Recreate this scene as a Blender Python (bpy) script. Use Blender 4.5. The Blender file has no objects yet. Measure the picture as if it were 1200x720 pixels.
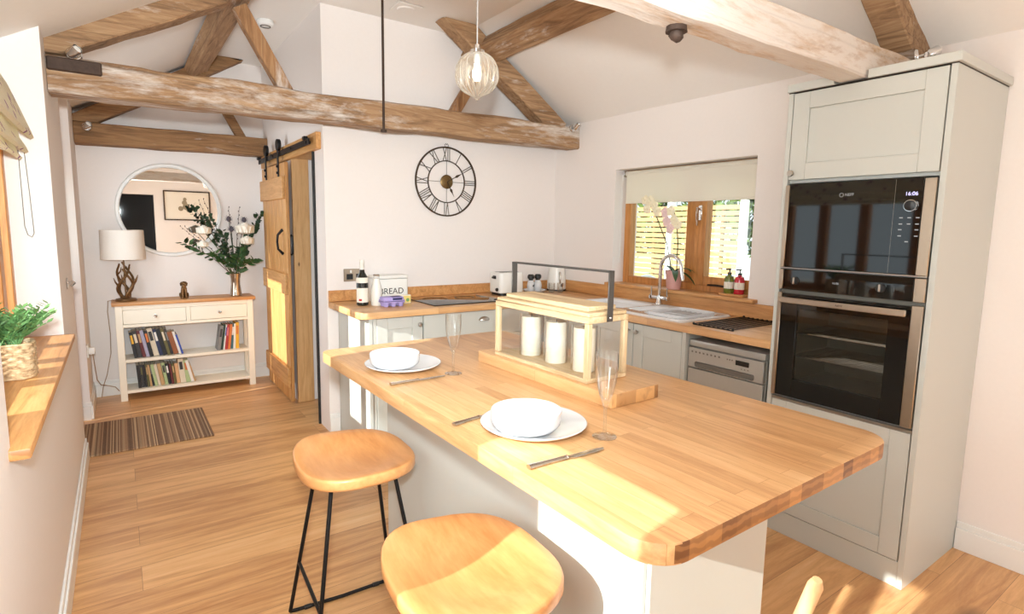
import bpy, bmesh, math, random
from mathutils import Vector, Matrix, noise
R = math.radians
sc = bpy.context.scene
COL = sc.collection

# ------------------------------------------------------------------ camera
def setup_camera():
    f, h, yaw, pitch, roll, cy = 656.2887, 1.4252, -.6115, -.1232, .0167, -10.664
    fw = Vector((math.cos(pitch) * -math.sin(yaw), math.cos(pitch) * math.cos(yaw), math.sin(pitch)))
    r = Vector((math.cos(yaw), math.sin(yaw), 0)); u = r.cross(fw)
    r2 = r * math.cos(roll) + u * math.sin(roll); u2 = -r * math.sin(roll) + u * math.cos(roll)
    cd = bpy.data.cameras.new('camera'); cd.sensor_width = 36; cd.lens = f / 1200 * 36
    cd.shift_y = cy / 1200; cd.clip_start = .02
    co = bpy.data.objects.new('camera', cd); COL.objects.link(co)
    co.matrix_world = Matrix(((r2.x, u2.x, -fw.x, 0), (r2.y, u2.y, -fw.y, 0), (r2.z, u2.z, -fw.z, h), (0, 0, 0, 1)))
    sc.camera = co
setup_camera()
# ------------------------------------------------------------------ light
SUN_DIR = Vector((1, .2, -.52))
SUN, SKY, FLASH, EXPO = 7.4, 1.2, 310.0, .42
w = bpy.data.worlds.new('world'); sc.world = w; w.use_nodes = True
bgn = w.node_tree.nodes['Background']; bgn.inputs[0].default_value = (.82, .92, 1, 1); bgn.inputs[1].default_value = SKY
sl = bpy.data.lights.new('sun', 'SUN'); sl.energy = SUN; sl.angle = R(.6); sl.color = (.98, .97, .94)
so = bpy.data.objects.new('sun', sl); COL.objects.link(so); so.rotation_euler = SUN_DIR.to_track_quat('-Z', 'Y').to_euler(); so.location = (-6, 0, 6)
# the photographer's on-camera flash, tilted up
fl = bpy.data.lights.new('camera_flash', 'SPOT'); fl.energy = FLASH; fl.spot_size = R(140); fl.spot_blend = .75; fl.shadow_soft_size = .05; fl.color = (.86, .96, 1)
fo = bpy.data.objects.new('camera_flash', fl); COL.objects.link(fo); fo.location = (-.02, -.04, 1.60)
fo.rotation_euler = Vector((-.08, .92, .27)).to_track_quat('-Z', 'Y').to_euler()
def fill_lamp(name, loc, d, sx, sy, pw, col=(.80, .92, 1)):     # added fill lamp standing in for sky light at an opening
    al = bpy.data.lights.new(name, 'AREA'); al.shape = 'RECTANGLE'; al.size = sx; al.size_y = sy; al.energy = pw; al.color = col
    ao = bpy.data.objects.new(name, al); COL.objects.link(ao); ao.location = loc; ao.rotation_euler = Vector(d).to_track_quat('-Z', 'Y').to_euler()
fill_lamp('fill_behind_left', (-.40, -1.12, 1.05), (1, 0, 0), 1.4, 1.9, 18)
fill_lamp('fill_side_window', (-.43, .60, 1.24), (1, 0, 0), .46, .66, 11)
fill_lamp('fill_rear', (2.35, -2.42, 1.05), (0, 1, 0), 1.15, 2.0, 5)
fill_lamp('fill_front_door', (-.232, 4.55, 1.35), (1, 0, 0), .7, 1.1, 10)
vs = sc.view_settings; sc.display_settings.display_device = 'sRGB'
vs.view_transform = 'Standard'; vs.look = 'None'; vs.gamma = 1; vs.use_curve_mapping = False; vs.exposure = EXPO
cyc = sc.cycles; cyc.use_denoising = True; cyc.max_bounces = 10; cyc.diffuse_bounces = 5; cyc.glossy_bounces = 5
cyc.transmission_bounces = 8; cyc.transparent_max_bounces = 24; cyc.sample_clamp_indirect = 6; cyc.caustics_reflective = False; cyc.caustics_refractive = False

# ------------------------------------------------------------------ helpers: meshes
def B(): return bmesh.new()
def _add(bm, t, mat=0, M=None):
    vm = {}
    for v in t.verts: vm[v] = bm.verts.new((M @ v.co) if M else v.co)
    for f in t.faces:
        try: nf = bm.faces.new([vm[v] for v in f.verts])
        except ValueError: continue
        nf.material_index = mat if mat is not None else f.material_index
    t.free()
def box(bm, a, b, bev=0, mat=0, M=None, seg=1):
    t = B(); a = Vector(a); b = Vector(b)
    bmesh.ops.create_cube(t, size=1)
    for v in t.verts: v.co = Vector([(a[i] + b[i]) / 2 + v.co[i] * abs(b[i] - a[i]) for i in range(3)])
    if bev: bmesh.ops.bevel(t, geom=t.edges[:], offset=bev, segments=seg, affect='EDGES', profile=.6)
    _add(bm, t, mat, M)
def cyl(bm, p0, p1, r0, r1=None, n=16, mat=0, bev=0):
    p0 = Vector(p0); p1 = Vector(p1); r1 = r0 if r1 is None else r1
    L = (p1 - p0).length; q = (p1 - p0).to_track_quat('Z', 'Y').to_matrix().to_4x4()
    prof = [(0, 0), (r0, 0), (r1, L), (0, L)]
    if bev: prof = [(0, 0), (r0 - bev, 0), (r0, bev), (r1, L - bev), (r1 - bev, L), (0, L)]
    lathe(bm, prof, n, mat, Matrix.Translation(p0) @ q)
def lathe(bm, prof, n=24, mat=0, M=None, fn=None):
    M = M or Matrix(); rings = []
    for r, z in prof:
        if r < 1e-6: rings.append([bm.verts.new(M @ Vector((0, 0, z)))])
        else:
            ring = []
            for i in range(n):
                a = 2 * math.pi * i / n; rr = r * (fn(a, z) if fn else 1)
                ring.append(bm.verts.new(M @ Vector((rr * math.cos(a), rr * math.sin(a), z))))
            rings.append(ring)
    for A, C in zip(rings, rings[1:]):
        for i in range(n):
            j = (i + 1) % n
            vv = [A[0], C[j], C[i]] if len(A) == 1 else ([A[i], A[j], C[0]] if len(C) == 1 else [A[i], A[j], C[j], C[i]])
            if len(A) == 1 and len(C) == 1: break
            f = bm.faces.new(vv); f.material_index = mat
def tube(bm, pts, r, n=8, mat=0, closed=False):
    pts = [Vector(p) for p in pts]; m = len(pts); rings = []
    rs = r if isinstance(r, (list, tuple)) else [r] * m
    up = None
    for i, p in enumerate(pts):
        a = pts[(i - 1) % m] if (i or closed) else p; b = pts[(i + 1) % m] if (i < m - 1 or closed) else p
        d = (b - a).normalized()
        if up is None: up = d.orthogonal().normalized()
        up = (up - d * up.dot(d)); up = up.normalized() if up.length > 1e-6 else d.orthogonal().normalized()
        s = d.cross(up)
        rings.append([bm.verts.new(p + (up * math.cos(2 * math.pi * k / n) + s * math.sin(2 * math.pi * k / n)) * rs[i]) for k in range(n)])
    prs = list(zip(rings, rings[1:])) + ([(rings[-1], rings[0])] if closed else [])
    for A, C in prs:
        for k in range(n):
            f = bm.faces.new([A[k], A[(k + 1) % n], C[(k + 1) % n], C[k]]); f.material_index = mat
    if not closed:
        bm.faces.new(rings[0][::-1]).material_index = mat; bm.faces.new(rings[-1]).material_index = mat
def prism(bm, poly, z0, z1, mat=0, bev=0, M=None, side=None, seg=2):
    t = B(); lo = [t.verts.new((x, y, z0)) for x, y in poly]; hi = [t.verts.new((x, y, z1)) for x, y in poly]
    f = t.faces.new(lo[::-1]); g = t.faces.new(hi); n = len(poly)
    for i in range(n):
        s = t.faces.new([lo[i], lo[(i + 1) % n], hi[(i + 1) % n], hi[i]])
        if side is not None: s.material_index = side
    bmesh.ops.recalc_face_normals(t, faces=t.faces[:])
    if bev:
        es = [e for e in t.edges if abs(e.verts[0].co.z - e.verts[1].co.z) < 1e-6]
        bmesh.ops.bevel(t, geom=es, offset=bev, segments=seg, affect='EDGES', profile=.6)
    _add(bm, t, mat if side is None else None, M)
def rrect(x0, y0, x1, y1, r, n=6):
    rr = r if isinstance(r, (list, tuple)) else [r] * 4; out = []
    for (cx, cy, a0), q in zip(((x0, y0, 180), (x1, y0, 270), (x1, y1, 0), (x0, y1, 90)), rr):
        sx = 1 if cx == x0 else -1; sy = 1 if cy == y0 else -1
        if q <= 0: out.append((cx, cy)); continue
        for k in range(n + 1):
            a = R(a0 + 90 * k / n); out.append((cx + sx * q + q * math.cos(a), cy + sy * q + q * math.sin(a)))
    return out
def sphere(bm, c, r, n=12, mat=0, sx=1, sy=1, sz=1, M=None):
    t = B(); bmesh.ops.create_uvsphere(t, u_segments=n, v_segments=max(6, n // 2 + 1), radius=1)
    for v in t.verts: v.co = Vector((c[0] + v.co.x * r * sx, c[1] + v.co.y * r * sy, c[2] + v.co.z * r * sz))
    _add(bm, t, mat, M)
def polyx(bm, poly_yz, x0, x1, mat=0):   # prism extruded along x
    prism(bm, poly_yz, x0, x1, mat, M=Matrix(((0, 0, 1, 0), (1, 0, 0, 0), (0, 1, 0, 0), (0, 0, 0, 1))))
def polyy(bm, poly_xz, y0, y1, mat=0):   # prism extruded along y
    prism(bm, poly_xz, y0, y1, mat, M=Matrix(((1, 0, 0, 0), (0, 0, 1, 0), (0, 1, 0, 0), (0, 0, 0, 1))))
def link(name, bm, mats, parent=None, loc=(0, 0, 0), rot=(0, 0, 0), sharp=38, recalc=True):
    if recalc: bmesh.ops.recalc_face_normals(bm, faces=bm.faces[:])
    me = bpy.data.meshes.new(name); bm.to_mesh(me); bm.free()
    for m in (mats if isinstance(mats, (list, tuple)) else [mats]): me.materials.append(m)
    if sharp:
        me.shade_smooth(); me.set_sharp_from_angle(angle=R(sharp))
    o = bpy.data.objects.new(name, me); COL.objects.link(o); o.location = loc; o.rotation_euler = rot
    if parent: o.parent = parent
    return o
def wpart(name, bm, mats, parent, sharp=38):   # vertices given in world axes under an unrotated parent
    o = link(name, bm, mats, parent, sharp=sharp)
    p = parent; off = Vector((0, 0, 0))
    while p: off += p.location; p = p.parent
    o.location = -off; return o
def tag(o, label, cat, group=None):
    o['label'] = label; o['category'] = cat
    if group: o['group'] = group
    return o
def thing(name, label, cat, loc=(0, 0, 0), rz=0, group=None):
    o = bpy.data.objects.new(name, None); COL.objects.link(o); o.location = loc; o.rotation_euler = (0, 0, rz); o.empty_display_size = .05
    return tag(o, label, cat, group)
def struct(name, bm, m, sharp=30):
    o = link(name, bm, m, sharp=sharp); o['kind'] = 'structure'; return o
def dup(root, loc, rz=None, label=None, cat=None):
    c = root.copy(); COL.objects.link(c); c.location = loc
    if rz is not None: c.rotation_euler = (0, 0, rz)
    if label: c['label'] = label
    for ch in list(root.children):
        d = ch.copy(); COL.objects.link(d); d.parent = c
        for g in list(ch.children):
            e = g.copy(); COL.objects.link(e); e.parent = d
    return c
def text_mesh(s, size, depth=.0006, align='CENTER'):
    cu = bpy.data.curves.new('t', 'FONT'); cu.body = s; cu.size = size; cu.extrude = depth; cu.align_x = align; cu.align_y = 'CENTER'
    o = bpy.data.objects.new('t', cu); COL.objects.link(o)
    me = bpy.data.meshes.new_from_object(o.evaluated_get(bpy.context.evaluated_depsgraph_get()))
    bpy.data.objects.remove(o); bm = B(); bm.from_mesh(me); bpy.data.meshes.remove(me); return bm
def txt(name, s, size, mat, parent, M, depth=.0006):
    bm = text_mesh(s, size, depth)
    for v in bm.verts: v.co = M @ v.co
    return wpart(name, bm, mat, parent, sharp=0)
FACE_NX = Matrix(((0, 0, -1, 0), (-1, 0, 0, 0), (0, 1, 0, 0), (0, 0, 0, 1)))   # text readable from -x side (right = -y)
FACE_NY = Matrix(((1, 0, 0, 0), (0, 0, -1, 0), (0, 1, 0, 0), (0, 0, 0, 1)))    # text readable from -y side
def T(x, y, z): return Matrix.Translation((x, y, z))

# ------------------------------------------------------------------ helpers: materials
def srgb(r, g, b):
    def c(v):
        v /= 255; return v / 12.92 if v <= .04045 else ((v + .055) / 1.055) ** 2.4
    return (c(r), c(g), c(b), 1)
class NT:
    def __init__(s, name):
        s.m = bpy.data.materials.new(name); s.m.use_nodes = True; s.t = s.m.node_tree; s.b = s.t.nodes['Principled BSDF']; s.o = s.t.nodes['Material Output']
    def n(s, k, **kw):
        nd = s.t.nodes.new(k)
        for a, v in kw.items():
            if a.startswith('i_'):
                key = a[2:]; key = int(key) if key.isdigit() else key.replace('_', ' '); nd.inputs[key].default_value = v
            else: setattr(nd, a, v)
        return nd
    def l(s, a, b): s.t.links.new(a, b)
    def coord(s, scale=(1, 1, 1), rot=(0, 0, 0), kind='Object', loc=(0, 0, 0)):
        tc = s.n('ShaderNodeTexCoord'); mp = s.n('ShaderNodeMapping'); mp.inputs['Scale'].default_value = scale; mp.inputs['Rotation'].default_value = rot; mp.inputs['Location'].default_value = loc
        s.l(tc.outputs[kind], mp.inputs[0]); return mp.outputs[0]
    def ramp(s, fac, stops):
        r = s.n('ShaderNodeValToRGB'); e = r.color_ramp.elements
        while len(e) < len(stops): e.new(.5)
        for x, (p, c) in zip(e, stops): x.position = p; x.color = c
        s.l(fac, r.inputs[0]); return r.outputs[0]
    def noise(s, vec, scale, detail=4, rough=.55, dist=0):
        nd = s.n('ShaderNodeTexNoise'); nd.inputs['Scale'].default_value = scale; nd.inputs['Detail'].default_value = detail; nd.inputs['Roughness'].default_value = rough; nd.inputs['Distortion'].default_value = dist
        s.l(vec, nd.inputs['Vector']); return nd.outputs[0]
    def mix(s, fac, a, b, mode='MIX'):
        m = s.n('ShaderNodeMix', data_type='RGBA', blend_type=mode)
        for v, i in ((fac, 0), (a, 6), (b, 7)):
            if hasattr(v, 'is_linked') or hasattr(v, 'links'): s.l(v, m.inputs[i])
            else: m.inputs[i].default_value = v
        return m.outputs[2]
    def bump(s, h, st=.2, dist=.01):
        b = s.n('ShaderNodeBump'); b.inputs['Strength'].default_value = st; b.inputs['Distance'].default_value = dist; s.l(h, b.inputs['Height']); s.l(b.outputs[0], s.b.inputs['Normal'])
    def math(s, op, a, b=0.):
        m = s.n('ShaderNodeMath', operation=op)
        for v, i in ((a, 0), (b, 1)):
            if hasattr(v, 'links'): s.l(v, m.inputs[i])
            else: m.inputs[i].default_value = v
        return m.outputs[0]
def plain(name, col, rough=.5, metal=0, bump=0, bscale=80, var=.0, spec=.5, coat=0, sub=0):
    k = NT(name); k.b.inputs['Roughness'].default_value = rough; k.b.inputs['Metallic'].default_value = metal
    k.b.inputs['Specular IOR Level'].default_value = spec; k.b.inputs['Coat Weight'].default_value = coat
    v = k.coord(); nz = k.noise(v, bscale, 3)
    c2 = tuple(min(1, x * (1 - var)) for x in col[:3]) + (1,)
    k.l(k.ramp(nz, [(.3, c2), (.7, col)]), k.b.inputs['Base Color'])
    if bump: k.bump(nz, bump, .002)
    return k.m
def wood(name, cols, axis=0, grain=26, stretch=14, rough=.45, warp=1.2, bump=.08, knots=0):
    k = NT(name); scl = [1, 1, 1]; scl[axis] = 1 / stretch
    v = k.coord(tuple(scl)); big = k.noise(v, grain, 5, .6, warp); v2 = k.coord(tuple(x * 1.0 for x in scl)); fine = k.noise(v2, grain * 7, 3, .7)
    c = k.ramp(big, [(.28, cols[0]), (.5, cols[1]), (.72, cols[2])])
    c = k.mix(.22, c, k.ramp(fine, [(.35, cols[0]), (.65, cols[2])]))
    if knots:
        vo = k.n('ShaderNodeTexVoronoi'); vo.inputs['Scale'].default_value = knots; s2 = [1, 1, 1]; s2[axis] = .45; k.l(k.coord(tuple(s2)), vo.inputs['Vector'])
        c = k.mix(k.ramp(vo.outputs['Distance'], [(.035, (1, 1, 1, 1)), (.085, (0, 0, 0, 1))]), c, tuple(x * .35 for x in cols[0][:3]) + (1,))
    k.l(c, k.b.inputs['Base Color']); k.b.inputs['Roughness'].default_value = rough; k.bump(fine, bump, .003); return k.m
def planks(name, cols, length, width, axis, rough=.35, gap=.0015, gapcol=(.06, .03, .015, 1), grain=18, bump=.05, contrast=1, knots=0):
    # boards running along axis (0 = x, 1 = y) with per-board tone
    k = NT(name); rot = (0, 0, 0) if axis == 0 else (0, 0, R(90))
    v = k.coord(rot=rot)
    br = k.n('ShaderNodeTexBrick'); br.offset = .37; br.offset_frequency = 2; br.squash = 1
    br.inputs['Scale'].default_value = 1; br.inputs['Brick Width'].default_value = length; br.inputs['Row Height'].default_value = width; br.inputs['Mortar Size'].default_value = gap; br.inputs['Mortar Smooth'].default_value = .3
    br.inputs['Color1'].default_value = (0, 0, 0, 1); br.inputs['Color2'].default_value = (1, 1, 1, 1); br.inputs['Mortar'].default_value = (.5, .5, .5, 1)
    k.l(v, br.inputs['Vector'])
    sep = k.n('ShaderNodeSeparateXYZ'); k.l(v, sep.inputs[0]); cmb = k.n('ShaderNodeCombineXYZ')
    k.l(k.math('MULTIPLY', sep.outputs[0], .09), cmb.inputs[0]); k.l(sep.outputs[1], cmb.inputs[1]); k.l(k.math('ADD', k.math('MULTIPLY', br.outputs[0], 7.3), sep.outputs[2]), cmb.inputs[2])
    g = k.noise(cmb.outputs[0], grain, 6, .62, 1.6); fine = k.noise(cmb.outputs[0], grain * 8, 3, .7)
    tone = k.math('ADD', k.math('MULTIPLY', g, .75), k.math('MULTIPLY', br.outputs[0], .35 * contrast))
    c = k.ramp(tone, [(.30, cols[0]), (.52, cols[1]), (.80, cols[2])])
    c = k.mix(.18, c, k.ramp(fine, [(.3, cols[0]), (.7, cols[2])]))
    if knots:
        vo = k.n('ShaderNodeTexVoronoi'); vo.inputs['Scale'].default_value = knots; cm2 = k.n('ShaderNodeCombineXYZ')
        k.l(k.math('MULTIPLY', sep.outputs[0], .4), cm2.inputs[0]); k.l(sep.outputs[1], cm2.inputs[1]); k.l(cm2.outputs[0], vo.inputs['Vector'])
        c = k.mix(k.ramp(vo.outputs['Distance'], [(.03, (.75, .75, .75, 1)), (.10, (0, 0, 0, 1))]), c, tuple(x * .3 for x in cols[0][:3]) + (1,))
    c = k.mix(br.outputs['Fac'], c, gapcol)
    k.l(c, k.b.inputs['Base Color']); k.b.inputs['Roughness'].default_value = rough; k.bump(fine, bump, .002); return k.m
def endgrain(name, c1, c2, wid, rough=.5):
    k = NT(name); v = k.coord((1 / wid, 1 / wid, 1 / .4)); wn = k.n('ShaderNodeTexWhiteNoise', noise_dimensions='2D')
    sp = k.n('ShaderNodeSeparateXYZ'); k.l(v, sp.inputs[0]); cm = k.n('ShaderNodeCombineXYZ')
    k.l(k.math('FLOOR', sp.outputs[0]), cm.inputs[0]); k.l(cm.outputs[0], wn.inputs['Vector'])
    r = k.n('ShaderNodeTexWave', wave_type='RINGS'); r.inputs['Scale'].default_value = 22; r.inputs['Distortion'].default_value = 5; k.l(k.coord(), r.inputs['Vector'])
    c = k.ramp(wn.outputs['Value'], [(.1, c1), (.9, c2)]); c = k.mix(.25, c, k.ramp(r.outputs['Fac'], [(.3, tuple(x * .5 for x in c1[:3]) + (1,)), (.7, c2)]))
    k.l(c, k.b.inputs['Base Color']); k.b.inputs['Roughness'].default_value = rough; return k.m
def oldbeam(name, axis, cols, white=.5, wcol=(.72, .66, .6, 1), seed=0, crack=.35):
    k = NT(name); scl = [1, 1, 1]; scl[axis] = .09
    v = k.coord(tuple(scl), loc=(seed, seed * 2, 0)); g = k.noise(v, 24, 6, .65, 1.5); f = k.noise(v, 120, 3, .7)
    c = k.ramp(g, [(.25, cols[0]), (.5, cols[1]), (.75, cols[2])])
    s2 = [1, 1, 1]; s2[axis] = .22
    wv = k.noise(k.coord(tuple(s2), loc=(seed * 3, 1, seed)), 5.5, 7, .72, .6); fl = k.noise(k.coord(tuple(s2)), 42, 4, .7)
    ws = k.math('ADD', wv, k.math('MULTIPLY', k.math('SUBTRACT', fl, .5), .35))
    wf = k.ramp(ws, [(max(0, .62 - white * .34), (0, 0, 0, 1)), (min(1, .80 - white * .3), (1, 1, 1, 1))])
    c = k.mix(k.math('MULTIPLY', wf, .9), c, wcol)
    sc3 = [1, 1, 1]; sc3[axis] = .03; ck = k.ramp(k.noise(k.coord(tuple(sc3), loc=(seed, seed, 2)), 7, 2, .4, .3), [(.485, (0, 0, 0, 1)), (.5, (1, 1, 1, 1)), (.515, (0, 0, 0, 1))])
    c = k.mix(k.math('MULTIPLY', ck, crack), c, tuple(x * .25 for x in cols[0][:3]) + (1,))
    k.l(c, k.b.inputs['Base Color']); k.b.inputs['Roughness'].default_value = .8; k.bump(k.math('ADD', g, f), .5, .006); return k.m
def glassmat(name, tint=(1, 1, 1, 1), lo=.03, hi=.75, pw=3.0, rough=.0, milk=0):
    k = NT(name); k.t.nodes.remove(k.b); tr = k.n('ShaderNodeBsdfTransparent'); tr.inputs[0].default_value = tint
    gl = k.n('ShaderNodeBsdfGlossy'); gl.inputs['Roughness'].default_value = rough
    lw = k.n('ShaderNodeLayerWeight'); lw.inputs[0].default_value = .5
    f = k.math('ADD', k.math('MULTIPLY', k.math('POWER', lw.outputs['Facing'], pw), hi), lo)
    mx = k.n('ShaderNodeMixShader'); k.l(f, mx.inputs[0]); k.l(tr.outputs[0], mx.inputs[1]); k.l(gl.outputs[0], mx.inputs[2]); out = mx.outputs[0]
    if milk:
        tl = k.n('ShaderNodeBsdfTranslucent'); tl.inputs[0].default_value = (.95, .93, .9, 1); m2 = k.n('ShaderNodeMixShader'); m2.inputs[0].default_value = milk
        k.l(out, m2.inputs[1]); k.l(tl.outputs[0], m2.inputs[2]); out = m2.outputs[0]
    k.l(out, k.o.inputs[0]); return k.m
def emis(name, col, st):
    k = NT(name); k.b.inputs['Base Color'].default_value = (0, 0, 0, 1); k.b.inputs['Emission Color'].default_value = col; k.b.inputs['Emission Strength'].default_value = st; return k.m
def fabric(name, col, trans=.3, stripes=None):
    k = NT(name); k.t.nodes.remove(k.b); d = k.n('ShaderNodeBsdfDiffuse'); t = k.n('ShaderNodeBsdfTranslucent')
    v = k.coord(); nz = k.noise(v, 300, 2); c = k.ramp(nz, [(.3, tuple(x * .93 for x in col[:3]) + (1,)), (.7, col)])
    if stripes: c = stripes(k, c)
    k.l(c, d.inputs[0]); k.l(c, t.inputs[0]); mx = k.n('ShaderNodeMixShader'); mx.inputs[0].default_value = trans
    k.l(d.outputs[0], mx.inputs[1]); k.l(t.outputs[0], mx.inputs[2]); k.l(mx.outputs[0], k.o.inputs[0]); return k.m

M = {}
M['wall'] = plain('wall_paint', srgb(239, 231, 226), .75, bump=.03, bscale=60, var=.015)
M['ceil'] = plain('ceiling_paint', srgb(238, 232, 226), .8, bump=.03, bscale=40, var=.015)
M['white'] = plain('white_gloss_paint', srgb(240, 238, 234), .35, var=.01)
M['sage'] = plain('sage_cabinet_paint', srgb(198, 199, 192), .45, bump=.015, bscale=120, var=.01)
M['cream'] = plain('cream_furniture_paint', srgb(246, 239, 222), .45, var=.01)
M['floor'] = planks('oak_floor_planks', [srgb(178, 122, 74), srgb(224, 172, 116), srgb(240, 200, 150)], 1.7, .19, 0, .36, gap=.0008, gapcol=srgb(130, 88, 52), grain=12, contrast=.5, knots=1.9)
M['worktop_y'] = planks('oak_worktop_staves_along_y', [srgb(184, 132, 84), srgb(214, 166, 114), srgb(231, 192, 144)], .55, .042, 1, .34, gap=.0004, gapcol=srgb(160, 100, 52), grain=22, contrast=.6)
M['worktop_x'] = planks('oak_worktop_staves_along_x', [srgb(184, 132, 84), srgb(214, 166, 114), srgb(231, 192, 144)], .55, .042, 0, .34, gap=.0004, gapcol=srgb(160, 100, 52), grain=22, contrast=.6)
M['endgrain'] = endgrain('oak_end_grain', srgb(118, 70, 34), srgb(196, 138, 80), .046)
M['oak'] = wood('oak_x', [srgb(168, 112, 62), srgb(204, 146, 88), srgb(222, 170, 112)], 0)
M['oak_y'] = wood('oak_y', [srgb(168, 112, 62), srgb(204, 146, 88), srgb(222, 170, 112)], 1)
M['oak_z'] = wood('oak_z', [srgb(156, 96, 44), srgb(194, 130, 66), srgb(214, 154, 90)], 2)
M['pine_z'] = wood('pine_z', [srgb(190, 140, 86), srgb(216, 168, 112), srgb(230, 190, 138)], 2, knots=9)
M['door_oak'] = wood('door_oak_z', [srgb(178, 120, 62), srgb(208, 152, 90), srgb(226, 178, 118)], 2)
M['door_oak_y'] = wood('door_oak_y', [srgb(178, 120, 62), srgb(208, 152, 90), srgb(226, 178, 118)], 1)
M['seat'] = wood('stool_seat_wood', [srgb(186, 122, 66), srgb(212, 150, 92), srgb(226, 170, 114)], 1, 9, 8, .32, bump=.02)
M['lantern'] = wood('pale_rustic_wood_y', [srgb(160, 124, 84), srgb(206, 178, 136), srgb(226, 204, 168)], 1, 20, 12, .6)
M['lantern_z'] = wood('pale_rustic_wood_z', [srgb(168, 134, 94), srgb(210, 184, 144), srgb(228, 206, 172)], 2, 20, 12, .6)
M['lantern_x'] = wood('pale_rustic_wood_x', [srgb(168, 134, 94), srgb(210, 184, 144), srgb(228, 206, 172)], 0, 20, 12, .6)
BC = [srgb(104, 76, 52), srgb(158, 122, 88), srgb(190, 156, 118)]
M['beam_x'] = oldbeam('old_beam_x', 0, BC, .40, seed=.3)
M['rafter_x'] = oldbeam('old_rafter_x', 0, BC, .12, seed=.9)
M['beam_hall'] = oldbeam('old_beam_hall', 0, [srgb(98, 68, 42), srgb(142, 104, 68), srgb(166, 128, 88)], .05, seed=2)
M['beam_white'] = oldbeam('whitewashed_beam', 0, [srgb(140, 98, 60), srgb(186, 150, 112), srgb(210, 182, 150)], .92, wcol=srgb(224, 217, 210), seed=1.4, crack=.12)
M['beam_y'] = oldbeam('old_beam_y', 1, BC, .1, seed=.8)
M['beam_z'] = oldbeam('old_beam_strut', 2, [srgb(110, 76, 48), srgb(158, 116, 78), srgb(186, 148, 108)], .15, seed=.5)
M['dark_metal'] = plain('dark_bronze_metal', srgb(70, 62, 56), .45, .8, var=.1)
M['black_metal'] = plain('black_metal', srgb(32, 30, 30), .45, .6)
M['rust'] = plain('rusted_iron', srgb(84, 66, 56), .7, .5, var=.3, bscale=50)
M['steel'] = plain('brushed_steel', srgb(196, 190, 182), .28, 1, var=.04)
M['steel_warm'] = plain('warm_brushed_steel', srgb(190, 176, 158), .32, 1, var=.04)
M['chrome'] = plain('chrome', srgb(225, 225, 225), .08, 1)
M['silver'] = plain('silver_cutlery', srgb(205, 200, 192), .16, 1)
M['blackglass'] = plain('black_glass', srgb(10, 10, 11), .04, 0, spec=.7)
M['blackpl'] = plain('black_plastic', srgb(22, 22, 22), .4)
M['ceramic'] = plain('white_glazed_ceramic', srgb(216, 217, 219), .12, coat=.4)
M['sinkwhite'] = plain('white_sink_ceramic', srgb(228, 227, 228), .12, coat=.4)
M['wax'] = plain('ivory_wax', srgb(236, 228, 206), .45)
M['glass'] = glassmat('clear_glass')
M['pane'] = glassmat('window_pane_glass', (.98, 1, .99, 1), .02, .5, 4)
M['vessel'] = glassmat('stemware_glass', (.99, .995, .99, 1), .05, .8, 2.0, milk=.025)
M['ribbed'] = glassmat('ribbed_lamp_glass', (.97, .96, .94, 1), .07, .8, 1.3, milk=.22)
M['mirror'] = plain('mirror_silver', srgb(236, 236, 234), .01, 1)
M['black'] = plain('black_paint', srgb(20, 20, 20), .6)
M['linen'] = fabric('lamp_shade_linen', srgb(246, 238, 228), .15)
M['blind'] = fabric('cream_roller_fabric', srgb(252, 247, 234), .3)
M['antler'] = plain('bronze_antler', srgb(128, 94, 58), .4, .55, bump=.3, bscale=60, var=.35)
M['bronze'] = plain('bronze_resin', srgb(132, 96, 58), .38, .6, bump=.3, bscale=90, var=.4)
M['green'] = plain('leaf_green', srgb(62, 96, 48), .5, var=.35, bscale=30)
M['green_dark'] = plain('leaf_dark_green', srgb(48, 74, 46), .55, var=.35, bscale=30)
M['green_bright'] = plain('leaf_fresh_green', srgb(124, 172, 104), .5, var=.4, bscale=24)
M['petal'] = plain('white_petal', srgb(244, 236, 222), .6, var=.04)
M['thistle'] = plain('thistle_violet', srgb(98, 90, 98), .8, var=.3)
M['twig'] = plain('twig_brown', srgb(110, 82, 58), .7, var=.3)
M['grass'] = plain('lawn_green', srgb(130, 150, 76), .9, var=.35, bscale=14)
M['paving'] = plain('pale_paving', srgb(206, 196, 180), .85, var=.12, bscale=6)
def knobs(p, pts, axis=(-1, 0, 0), mat='steel', r=.015):
    for q in pts:
        bm = B(); q = Vector(q); a = Vector(axis); MM = Matrix.Translation(q) @ a.to_track_quat('Z', 'Y').to_matrix().to_4x4()
        lathe(bm, [(0, 0), (.007, 0), (.006, .010), (r * .75, .013), (r, .019), (r * .85, .026), (0, .028)], 16, 0, MM)
        wpart('knob', bm, M[mat], p)

# ------------------------------------------------------------------ the setting
XL, XR, YB, YH, XK, YN = -.235, 3.083, 3.778, 5.58, 1.128, -2.3
EZ, FZ, SLP = 2.272, 2.824, .58
def cz(x): return min(FZ, EZ + SLP * (x - XL), EZ + SLP * (XR - x))
bm = B(); box(bm, (-.55, YN - .2, -.12), (XR + .25, YH + .2, 0)); struct('floor', bm, M['floor'])
bm = B(); box(bm, (3.34, -9, -.3), (16, 14, -.12)); g = struct('ground_right', bm, M['grass'])
bm = B(); box(bm, (-14, -9, -.3), (-.56, 14, -.12)); struct('ground_left', bm, M['paving'])  # unseen ground, made pale to bounce light indoors
# ceiling: flat centre and two slopes, one thick shell
bm = B(); x1 = XL + (FZ - EZ) / SLP; x2 = XR - (FZ - EZ) / SLP; e = .32; zl = EZ - SLP * e
polyy(bm, [(XL - e, zl), (x1, FZ), (x2, FZ), (XR + e, zl), (XR + e, zl + .2), (x2, FZ + .2), (x1, FZ + .2), (XL - e, zl + .2)], YN - .2, YH + .2)
struct('ceiling', bm, M['ceil'])
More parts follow.
